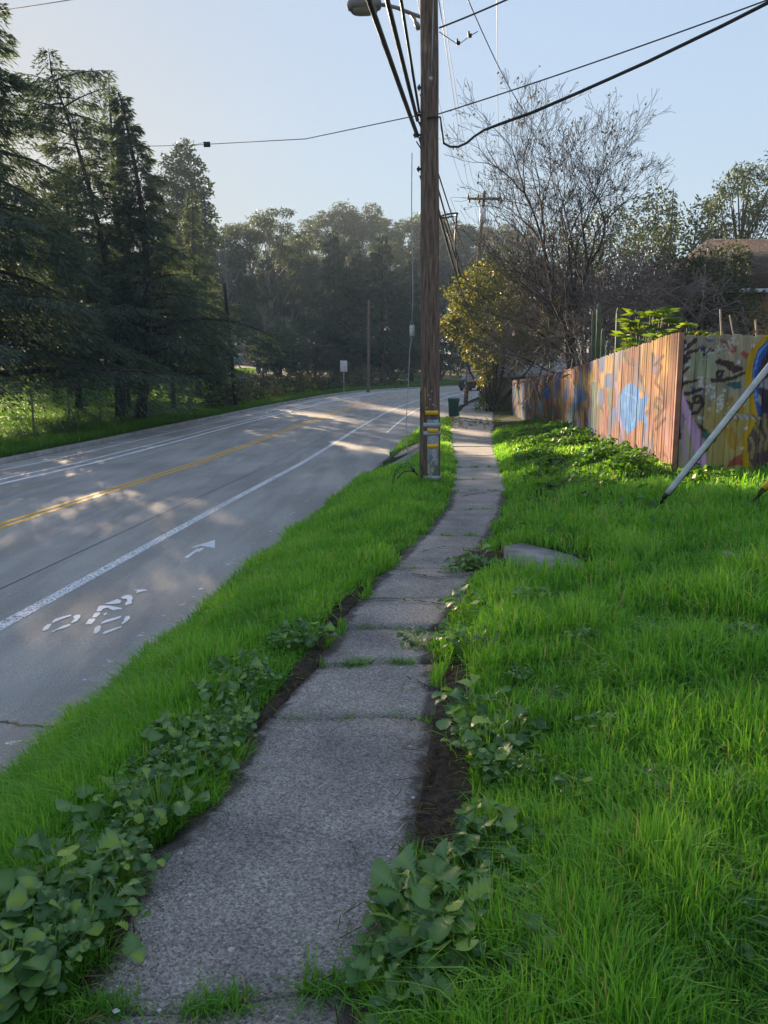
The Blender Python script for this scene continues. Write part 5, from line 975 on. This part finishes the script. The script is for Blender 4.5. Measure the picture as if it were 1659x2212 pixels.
# guy wires with plastic guards
def guy(p0, Xs, label, mt, gl, w):
    root = tag(empty('guy_wire', p0), label, 'guy wire'); o0 = np.array(p0); p1 = Xs; d = unit(p1-o0); L = np.linalg.norm(p1-o0)
    mb = MB(); mb.tube([-d*.1, d*min(L, 9.)], .009, 6); mb.build('cable', M['cable'], root, True)
    mb = MB(); mb.tube([d*.12+[.02, 0, 0], d*.30], .014, 6); mb.tube([d*.2, d*.26, d*.3], [.02, .035, .028], 8); mb.build('clamp', M['cable'], root, True)
    mb = MB(); k = 14; q = np.linspace(.28, gl, 30)[:, None]*d; mb.tube(q, w, k); mb.build('guard', mt, root, True)
    mb = MB(); mb.tube([d*.3-[0, 0, .035], d*(gl*.62)-[0, 0, .04]], .022, 6); mb.build('shadow_strip', M['black'], root, True)  # black strip modelled in place of the shadow along the guard's underside
p0 = hit(1408, 1108); T0 = p0[1]*CT-(p0[2]-HC)*ST; guy(p0, W(1910, 480, T0-.9), 'guy wire with a white plastic guard anchored in the lawn before the painted fence', M['white_plastic'], 3.0, .034)
p0 = hit(1612, 1100); guy(p0, W(2140, 480, T0-1.2), 'guy wire with a yellow guard at the right frame edge', M['yellow_band'], 3.0, .034)

# ------------------------------------------------------------------ grass
def gz_fast(x, y):
    i = np.clip(np.searchsorted(gx, x)-1, 0, nx-2); j = np.clip(np.searchsorted(gy, y)-1, 0, ny-2)
    fx = (x-gx[i])/(gx[i+1]-gx[i]); fy = (y-gy[j])/(gy[j+1]-gy[j])
    return (GZ[j, i]*(1-fx)+GZ[j, i+1]*fx)*(1-fy)+(GZ[j+1, i]*(1-fx)+GZ[j+1, i+1]*fx)*fy
def blades(name, x, y, h, w, mt, r, lean=.35, rnd=None, z=None, curl=.5):
    n = len(x); z = gz_fast(x, y)-.01 if z is None else z; az = r.uniform(0, 2*math.pi, n); lx, ly = np.cos(az), np.sin(az)
    ln = np.abs(r.normal(0, lean, n)); b2 = ln*(1+curl*r.uniform(0, 1.5, n)); face = az+math.pi/2+r.normal(0, .6, n); sx, sy = np.cos(face)*w*.5, np.sin(face)*w*.5
    B0 = np.stack([x, y, z], -1); S = np.stack([sx, sy, 0*sx], -1)
    m1 = B0+np.stack([lx*ln*h*.3, ly*ln*h*.3, h*.42], -1); m2 = B0+np.stack([lx*(ln*.55+b2*.25)*h, ly*(ln*.55+b2*.25)*h, h*.78*(1-.12*b2)], -1); tp = B0+np.stack([lx*(ln*.6+b2*.75)*h, ly*(ln*.6+b2*.75)*h, h*(1-.38*np.minimum(b2, 1.6))], -1)
    V = np.stack([B0-S*.8, B0+S*.8, m1+S, m1-S, m2+S*.75, m2-S*.75, tp], 1)
    base = np.arange(n)[:, None]*7; lo = (base+np.array([0, 1, 2, 3, 3, 2, 4, 5, 5, 4, 6])).ravel(); st = (np.arange(n)[:, None]*11+np.array([0, 4, 8])).ravel(); tot = np.tile([4, 4, 3], n)
    o = mesh_from(name, V, lo, st, tot, mt); a = o.data.attributes.new('rnd', 'FLOAT', 'POINT'); rv = r.uniform(0, 1, n) if rnd is None else rnd
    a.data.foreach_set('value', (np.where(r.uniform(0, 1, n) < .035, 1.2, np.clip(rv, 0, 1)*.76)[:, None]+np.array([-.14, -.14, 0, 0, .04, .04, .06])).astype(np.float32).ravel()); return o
def ysample(n, y0, y1, p, r):
    u = r.uniform(0, 1, n); q = 1-p; return (y0**q+u*(y1**q-y0**q))**(1/q)
SOILP = [np.array([hit(*a)[:2] for a in L]) for L in ([(905, 1760), (925, 1640), (948, 1480), (985, 1420), (1022, 1470), (1000, 1600), (1020, 1720), (1015, 1850), (985, 1920), (900, 1890), (890, 1830)], [(660, 1420), (705, 1340), (765, 1275), (800, 1272), (740, 1345), (705, 1400), (690, 1470), (620, 1540), (560, 1620), (530, 1640), (580, 1530)], [(985, 1235), (1010, 1205), (1080, 1190), (1095, 1215), (1040, 1240), (1000, 1258)])]
PADP = [np.array([hit(*a)[:2] for a in L]) for L in ([(1084, 1206), (1128, 1185), (1210, 1194), (1300, 1214), (1290, 1240), (1200, 1256), (1100, 1258), (1082, 1230)], [(1560, 1213), (1610, 1219), (1606, 1230), (1558, 1224)], [(790, 1045), (800, 1018), (840, 990), (905, 958), (915, 985), (880, 1010), (820, 1032)])]
def keep(x, y, r, soil=True):
    k = np.ones(len(x), bool)
    for p in PADP: k &= ~pip(x, y, p)
    if soil:
        for p in SOILP: k &= ~(pip(x, y, p) & (r.uniform(0, 1, len(x)) < .985))
    return k
r = np.random.default_rng(21)
# lawn on the garden side
n = 360000; y = ysample(n, .75, 30, 1.45, r); lim = np.minimum(.62*y+1.2, np.where(y > 11.7, (y-11.8)*.089+4.3, 9.)); R = pathR(y)-.015+.05*np.sin(y*11)+.03*np.sin(y*27); x = R+(lim-R)*r.uniform(0, 1, n)
k = keep(x, y, r) & (x > R); x, y = x[k], y[k]; cl = vnoise(x*2.3+50, y*2.3+50, 31); cl2 = vnoise(x*7+50, y*7+50, 32); dr = x-pathR(y)
k = r.uniform(0, 1, len(x)) < np.clip(.35+1.2*cl2, .2, 1); x, y, cl, cl2, dr = x[k], y[k], cl[k], cl2[k], dr[k]
h = (.05+.15*cl+.08*cl2)*r.uniform(.45, 1.35, len(x))*np.clip(.55+dr*1.1, .5, 1.05); w = .0054*np.maximum(1, y/2.4)**.6*r.uniform(.6, 1.4, len(x))
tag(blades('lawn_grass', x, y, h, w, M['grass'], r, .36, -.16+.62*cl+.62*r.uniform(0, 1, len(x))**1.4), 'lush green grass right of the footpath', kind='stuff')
# verge between road and path
n = 280000; y = ysample(n, .9, 42, 1.4, r); L = pathL(y)+.02*np.sin(y*13)+.04*np.sin(y*6+1); s_ = np.interp(y, P[:, 1], SS); xr = np.interp(s_, SS, P[:, 0])+(rr_half(s_)+.17)*1.005; x = xr+(L-xr)*r.uniform(0, 1, n)
k = (L > xr) & keep(x, y, r) & (np.hypot(x-PB[0], y-PB[1]) > .19) & ~((y > 30) & (r.uniform(0, 1, n) < .8)); x, y, L, xr = x[k], y[k], L[k], xr[k]; cl = vnoise(x*2.1+20, y*2.1+20, 33); cl2 = vnoise(x*6+20, y*6+20, 34); dd = L-x
k = r.uniform(0, 1, len(x)) < np.clip(.35+1.2*cl2, .2, 1); x, y, cl, cl2, dd = x[k], y[k], cl[k], cl2[k], dd[k]
h = (.12+.12*cl+.06*cl2)*r.uniform(.6, 1.25, len(x))*np.clip(.5+dd*1.1, .45, 1.1); w = .0054*np.maximum(1, y/2.4)**.6*r.uniform(.6, 1.4, len(x))
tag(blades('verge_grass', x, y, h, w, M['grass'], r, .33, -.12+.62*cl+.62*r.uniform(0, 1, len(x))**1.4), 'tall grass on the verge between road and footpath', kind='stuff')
# far bank and meadow
n = 210000; s_ = r.uniform(34, 140, n); o_ = -6.08-np.abs(r.exponential(1, n))*6*r.uniform(0, 1, n); px = np.interp(s_, SS, P[:, 0]); py = np.interp(s_, SS, P[:, 1]); hh = np.interp(s_, SS, P[:, 2]); x = px+np.cos(hh)*o_; y = py-np.sin(hh)*o_
cl = vnoise(x*.9+70, y*.9+70, 35); h = (.14+.2*cl)*r.uniform(.6, 1.3, n); w = .022*r.uniform(.6, 1.4, n)*np.clip(y/40, .8, 2)
tag(blades('bank_grass', x, y, h, w, M['meadow'], r, .4, .2+.6*cl), 'bright grass on the far bank under the cedars', kind='stuff')
n = 150000; x = r.uniform(-48, -14, n); y = r.uniform(22, 150, n); k = (x < -.11*y-7) & (x > -.62*y-4); x, y = x[k], y[k]; cl = vnoise(x*.5+80, y*.5+80, 36); n = len(x)
tag(blades('meadow_grass', x, y, (.1+.14*cl)*r.uniform(.6, 1.3, n), .05*r.uniform(.6, 1.4, n)*np.clip(y/40, .8, 3), M['meadow'], r, .5, .2+.6*cl), 'green meadow grass behind the wire fence', kind='stuff')
# round leaved ground cover along the painted fence
n = 60000; y = r.uniform(7.5, 30, n); xf = np.where(y > 11.8, 4.28+(y-11.8)*.089, 7.0); q = r.uniform(0, 1, n)**.8; lo = pathR(y)+.35; x = xf-(xf-lo)*q; dens = np.where(y > 11.4, 1, np.exp(-(11.4-y)/1.0)); cl = vnoise(x*1.6+30, y*1.6+30, 37)
k = (r.uniform(0, 1, n) < dens*np.clip(1.9*cl-.28-.5*q, .03, 1)) & keep(x, y, r, False); x, y, q, cl = x[k], y[k], q[k], cl[k]; n = len(x); hgt = (.08+.34*(1-q)*cl+.1*cl)*r.uniform(.3, 1, n)
C = np.stack([x, y, gz_fast(x, y)+hgt], -1); az = r.uniform(0, 6.28, n); D = unit(np.stack([np.cos(az), np.sin(az), r.normal(.1, .4, n)], -1)); U = unit(np.array([0, 0, 1.])+r.normal(0, .45, (n, 3))); S = unit(np.cross(D, U)); Lf = r.uniform(.05, .11, n)[:, None]
V = np.stack([C, C+D*Lf*.55+S*Lf*.5, C+D*Lf, C+D*Lf*.55-S*Lf*.5], 1); tag(quads('ground_cover', V, M['clover'], None, r.uniform(0, 1, n)), 'mallow like ground cover heaped against the painted fence', kind='stuff')
# short tufts in the path joints
X, Y = [], []
for (yj, kj), dn in zip(JOINTS[1:16], (900, 60, 420, 90, 60, 60, 200, 160, 260, 60, 200, 60, 60, 60, 60)):
    hx = r.uniform(0, 1, dn)**(.6 if yj > 3 else 1.); hx = np.where(r.uniform(0, 1, dn) < .5, hx, 1-hx); clump = np.sin(hx*17+yj*3) > -.1; hx = hx[clump]
    L, R = pathL(yj), pathR(yj); X.append(L+(R-L)*hx); Y.append(yj+kj*(hx-.5)+.018*np.sin(9*hx+JOINTS.index((yj, kj)))+r.normal(0, .022, len(hx)))
x = np.concatenate(X); y = np.concatenate(Y); n = len(x); tag(blades('crack_grass', x, y, r.uniform(.03, .085, n), .004*r.uniform(.7, 1.5, n)*np.maximum(1, y/3)**.6, M['grass'], r, .9, r.uniform(0, .55, n), zpath(y)-.01), 'little grass tufts growing in the path joints', kind='stuff')
# litter: straw and twigs on the soil, fallen leaves near the bin, pale pebbles
def sticks(name, x, y, ln, w, mt, z, r):
    n = len(x); a = r.uniform(0, 6.28, n); D = np.stack([np.cos(a), np.sin(a), r.normal(0, .12, n)], -1)*ln[:, None]*.5; S = np.stack([-np.sin(a), np.cos(a), 0*a], -1)*w*.5; C = np.stack([x, y, z], -1); U = np.array([0, 0, w*.6])
    V = np.stack([C-D-S, C-D+S, C+D+S, C+D-S, C-D+U, C+D+U], 1); b = np.arange(n)[:, None]*6
    lo = (b+np.array([0, 4, 5, 3, 4, 1, 2, 5, 0, 1, 4, 3, 5, 2])).ravel(); st = (np.arange(n)[:, None]*14+np.array([0, 4, 8, 11])).ravel(); o = mesh_from(name, V, lo, st, np.tile([4, 4, 3, 3], n), mt); at_ = o.data.attributes.new('rnd', 'FLOAT', 'POINT'); at_.data.foreach_set('value', np.repeat(r.uniform(0, 1, n), 6).astype(np.float32)); return o
X, Y = [], []
for p, m_ in zip(SOILP, (420, 260, 320)):
    lo, hi = p.min(0), p.max(0); q = r.uniform(lo, hi, (m_*3, 2)); q = q[pip(q[:, 0], q[:, 1], p)][:m_]; X.append(q[:, 0]); Y.append(q[:, 1])
y = ysample(160, .9, 9, 1.3, r); sgn = r.uniform(0, 1, 160) < .7; x = np.where(sgn, pathR(y)-np.abs(r.normal(0, .10, 160)), pathL(y)+np.abs(r.normal(0, .08, 160))); X.append(x); Y.append(y); x = np.concatenate(X); y = np.concatenate(Y)
onp = (x > pathL(y)) & (x < pathR(y)); tag(sticks('plant_litter', x, y, r.uniform(.02, .10, len(x)), .004, M['dead'], np.where(onp, zpath(y)+.035, gz_fast(x, y)+.022), r), 'straw and twig bits on the bare soil', kind='stuff')
n = 420; y = 38.5+r.normal(0, 2.6, n); x = np.where(r.uniform(0, 1, n) < .55, pathL(y)-np.abs(r.normal(0, .5, n)), pathL(y)+r.uniform(0, 1, n)*(pathR(y)-pathL(y)+.3)); a = r.uniform(0, 6.28, n); C = np.stack([x, y, np.maximum(gz_fast(x, y), zpath(y)*0-1)+.1], -1); C[:, 2] = np.where((x > pathL(y)) & (x < pathR(y)), zpath(y)+.03, C[:, 2]-.03); D = np.stack([np.cos(a), np.sin(a), r.normal(0, .2, n)], -1)
V = leaf_quads(C, D, r.uniform(.08, .16, n), .1, r); tag(quads('fallen_leaves', V, M['yellow'], None, r.uniform(.5, 1, n)), 'fallen yellow leaves around the green bin', kind='stuff')
n = 70; y = ysample(n, 1.2, 12, 1.2, r); x = pathL(y)+(pathR(y)-pathL(y))*r.uniform(0, 1, n); mb = MB()
for a, b in zip(x, y):
    k = r.uniform(.004, .011); c = np.array([a, b, zpath(b)+.026]); q = r.uniform(.6, 1.3, 6)*k
    mb.add([c+[q[0], 0, 0], c+[0, q[1], 0], c-[q[2], 0, 0], c-[0, q[3], 0], c+[0, 0, q[4]*.8]], [(0, 1, 4), (1, 2, 4), (2, 3, 4), (3, 0, 4)])
tag(mb.build('pale_pebbles', mat('pebble_white', (.45, .44, .43), .7)), 'scattered pale pebbles on the footpath', kind='stuff')

# ------------------------------------------------------------------ leafy weeds
def weed_mesh(name, seed, n=46, size=.075, spread=.2, lobes=True):
    r = np.random.default_rng(seed); VV = []; FF = []; rv = []; k = 0
    prof = [(0, .03), (.07, .12), (.13, .05), (.2, .2), (.27, .11), (.36, .34), (.44, .24), (.55, .42), (.64, .33), (.74, .44), (.82, .42), (.9, .38), (.96, .27), (1.0, .08)] if lobes else [(0, .05), (.08, .22), (.2, .36), (.38, .44), (.55, .46), (.7, .41), (.85, .36), (.94, .24), (1, .08)]
    s = np.array([p[0] for p in prof]); wd = np.array([p[1] for p in prof])*(1. if lobes else 1.1); m_ = len(s)
    for i in range(n):
        az = i*2.4+r.uniform(-.5, .5); o = np.array([math.cos(az), math.sin(az), 0]); rad_ = spread*math.sqrt((i+.5)/n)*r.uniform(.7, 1.2); h0 = r.uniform(.35, 1)*.17*(1-.55*rad_/spread)+.02; p = o*rad_+np.array([0, 0, h0])
        az2 = az+r.normal(0, .7); f = np.array([math.cos(az2), math.sin(az2), 0]); sd = np.array([-f[1], f[0], r.normal(0, .35)]); sd /= np.linalg.norm(sd); L = size*r.uniform(.55, 1.5); el = r.uniform(-.15, .95); cv = r.uniform(.3, 1.5)
        a = el-cv*s; ds = np.diff(s, prepend=0)*L; c = p+f*np.cumsum(np.cos(a)*ds)[:, None]+np.array([0, 0, 1])*np.cumsum(np.sin(a)*ds)[:, None]
        ww = wd*L*r.uniform(.85, 1.2)*(1+.12*r.normal(size=m_)); ww2 = wd*L*r.uniform(.85, 1.2)*(1+.12*r.normal(size=m_)); fold = np.array([0, 0, 1.])*r.uniform(.05, .5)
        VV.append(np.concatenate([c, c+sd*ww[:, None]+fold*ww[:, None], c-sd*ww2[:, None]+fold*ww2[:, None]])); FF += [(k+j, k+j+1, k+m_+j+1, k+m_+j) for j in range(m_-1)]+[(k+j+1, k+j, k+2*m_+j, k+2*m_+j+1) for j in range(m_-1)]; k += 3*m_; q = r.uniform(0, 1)**1.2; rv += [q+.22]*m_+[q-.08]*(2*m_)
        b0 = o*rad_*.15; w = np.array([-o[1], o[0], 0])*.0022; VV.append(np.array([b0-w, b0+w, p+w, p-w])); FF.append((k, k+1, k+2, k+3)); k += 4; rv += [.9]*4
    o = poly_mesh(name, np.concatenate(VV), FF, M['weed'], None, False); at_ = o.data.attributes.new('rnd', 'FLOAT', 'POINT'); at_.data.foreach_set('value', np.array(rv, np.float32)); return o
WP = [weed_mesh('leafy_weed', 200+i, [34, 44, 30, 70, 38][i], [.058, .048, .066, .032, .052][i], [.13, .145, .14, .15, .12][i], i not in (3, 4)) for i in range(5)]
left = [(640, 1395), (605, 1420), (672, 1405), (575, 1455), (540, 1475), (510, 1505), (560, 1500), (480, 1540), (520, 1570), (465, 1590), (495, 1615), (430, 1620), (440, 1660), (380, 1650), (395, 1700), (450, 1690), (340, 1710), (310, 1745), (270, 1770), (345, 1790), (240, 1800), (300, 1830), (200, 1850), (165, 1885), (225, 1895), (260, 1930), (150, 1950), (190, 1990), (110, 1985), (80, 2040), (140, 2060), (30, 2050), (190, 2060), (50, 2120), (110, 2140), (10, 2180), (60, 2190), (130, 2110), (30, 1990)]
right = [(1010, 1565), (1040, 1590), (1075, 1610), (1030, 1640), (1065, 1660), (1095, 1650), (1055, 1690), (1090, 1710), (1060, 1850), (1040, 1900), (985, 1945), (1070, 1900), (900, 1980), (940, 2010), (990, 1985), (1070, 1960), (880, 2050), (920, 2075), (970, 2070), (1020, 2050), (850, 2110), (900, 2140), (950, 2150), (1000, 2140), (1060, 2110), (870, 2195), (930, 2200), (1000, 2205), (1090, 2190), (1080, 2030), (1130, 2090), (1030, 1245), (990, 1255), (1000, 1345), (985, 1400), (1015, 1430)]
lawn = [(1250, 1770), (1295, 1890), (1350, 1985), (1180, 2030), (1460, 2180), (1555, 2120), (1620, 1980), (1340, 2180), (1200, 2150), (1600, 1420), (1500, 1440), (1400, 1400), (1250, 1420), (1150, 1330), (1310, 1500), (1620, 1580), (1190, 1560), (1120, 1500), (1420, 1760), (1580, 1760), (1240, 1960), (1520, 1990), (1180, 1880), (1640, 2060), (1300, 1620), (1500, 2050), (900, 1420), (1060, 1440), (1140, 1720)]
r = np.random.default_rng(23); used = set()
for L, lb, gp, f in ((left, 'leafy wild radish weed crowding the road side edge of the footpath', 'weeds along the road side of the footpath', 1.0), (right, 'leafy wild radish weed crowding the lawn side edge of the footpath', 'weeds along the lawn side of the footpath', 1.05), (lawn, 'single broad leaved weed standing among the lawn grass', 'broad leaved weeds in the lawn', .66)):
    for X, Y in L:
        if L is left and r.uniform() < .10: continue
        k = r.integers(0, 5); src = WP[k]; o = src if k not in used else src.copy(); 
        if k in used: COL.objects.link(o)
        used.add(k); p = hit(X, Y); big = (X, Y) == (1555, 2120); sc = f*r.uniform(.6, 1.15)*(1.5 if big else 1)*(1 if p[1] < 5 else 1.15)
        o.location = p+np.array([0, 0, (.04 if L is not lawn else .08)]); o.rotation_euler = (r.normal(0, .1), r.normal(0, .1), r.uniform(0, 6.28)); o.scale = (sc, sc, sc*r.uniform(.85, 1.2)); tag(o, lb, 'weed', gp)

# ------------------------------------------------------------------ haze
m = bpy.data.materials.new('haze'); m.use_nodes = True; nt = m.node_tree; nt.nodes.clear(); out = nt.nodes.new('ShaderNodeOutputMaterial'); pv = nt.nodes.new('ShaderNodeVolumePrincipled')
pv.inputs['Color'].default_value = (.70, .86, 1, 1); pv.inputs['Density'].default_value = .0007; pv.inputs['Anisotropy'].default_value = .0; nt.links.new(pv.outputs[0], out.inputs['Volume'])
mb = MB(); lo = np.array([-275, -55, float(GZ.min())-1]); hi = np.array([275, 440, 40.]); mb.box((lo+hi)/2, hi-lo); hz = tag(mb.build('haze', m), 'thin morning haze', kind='stuff')
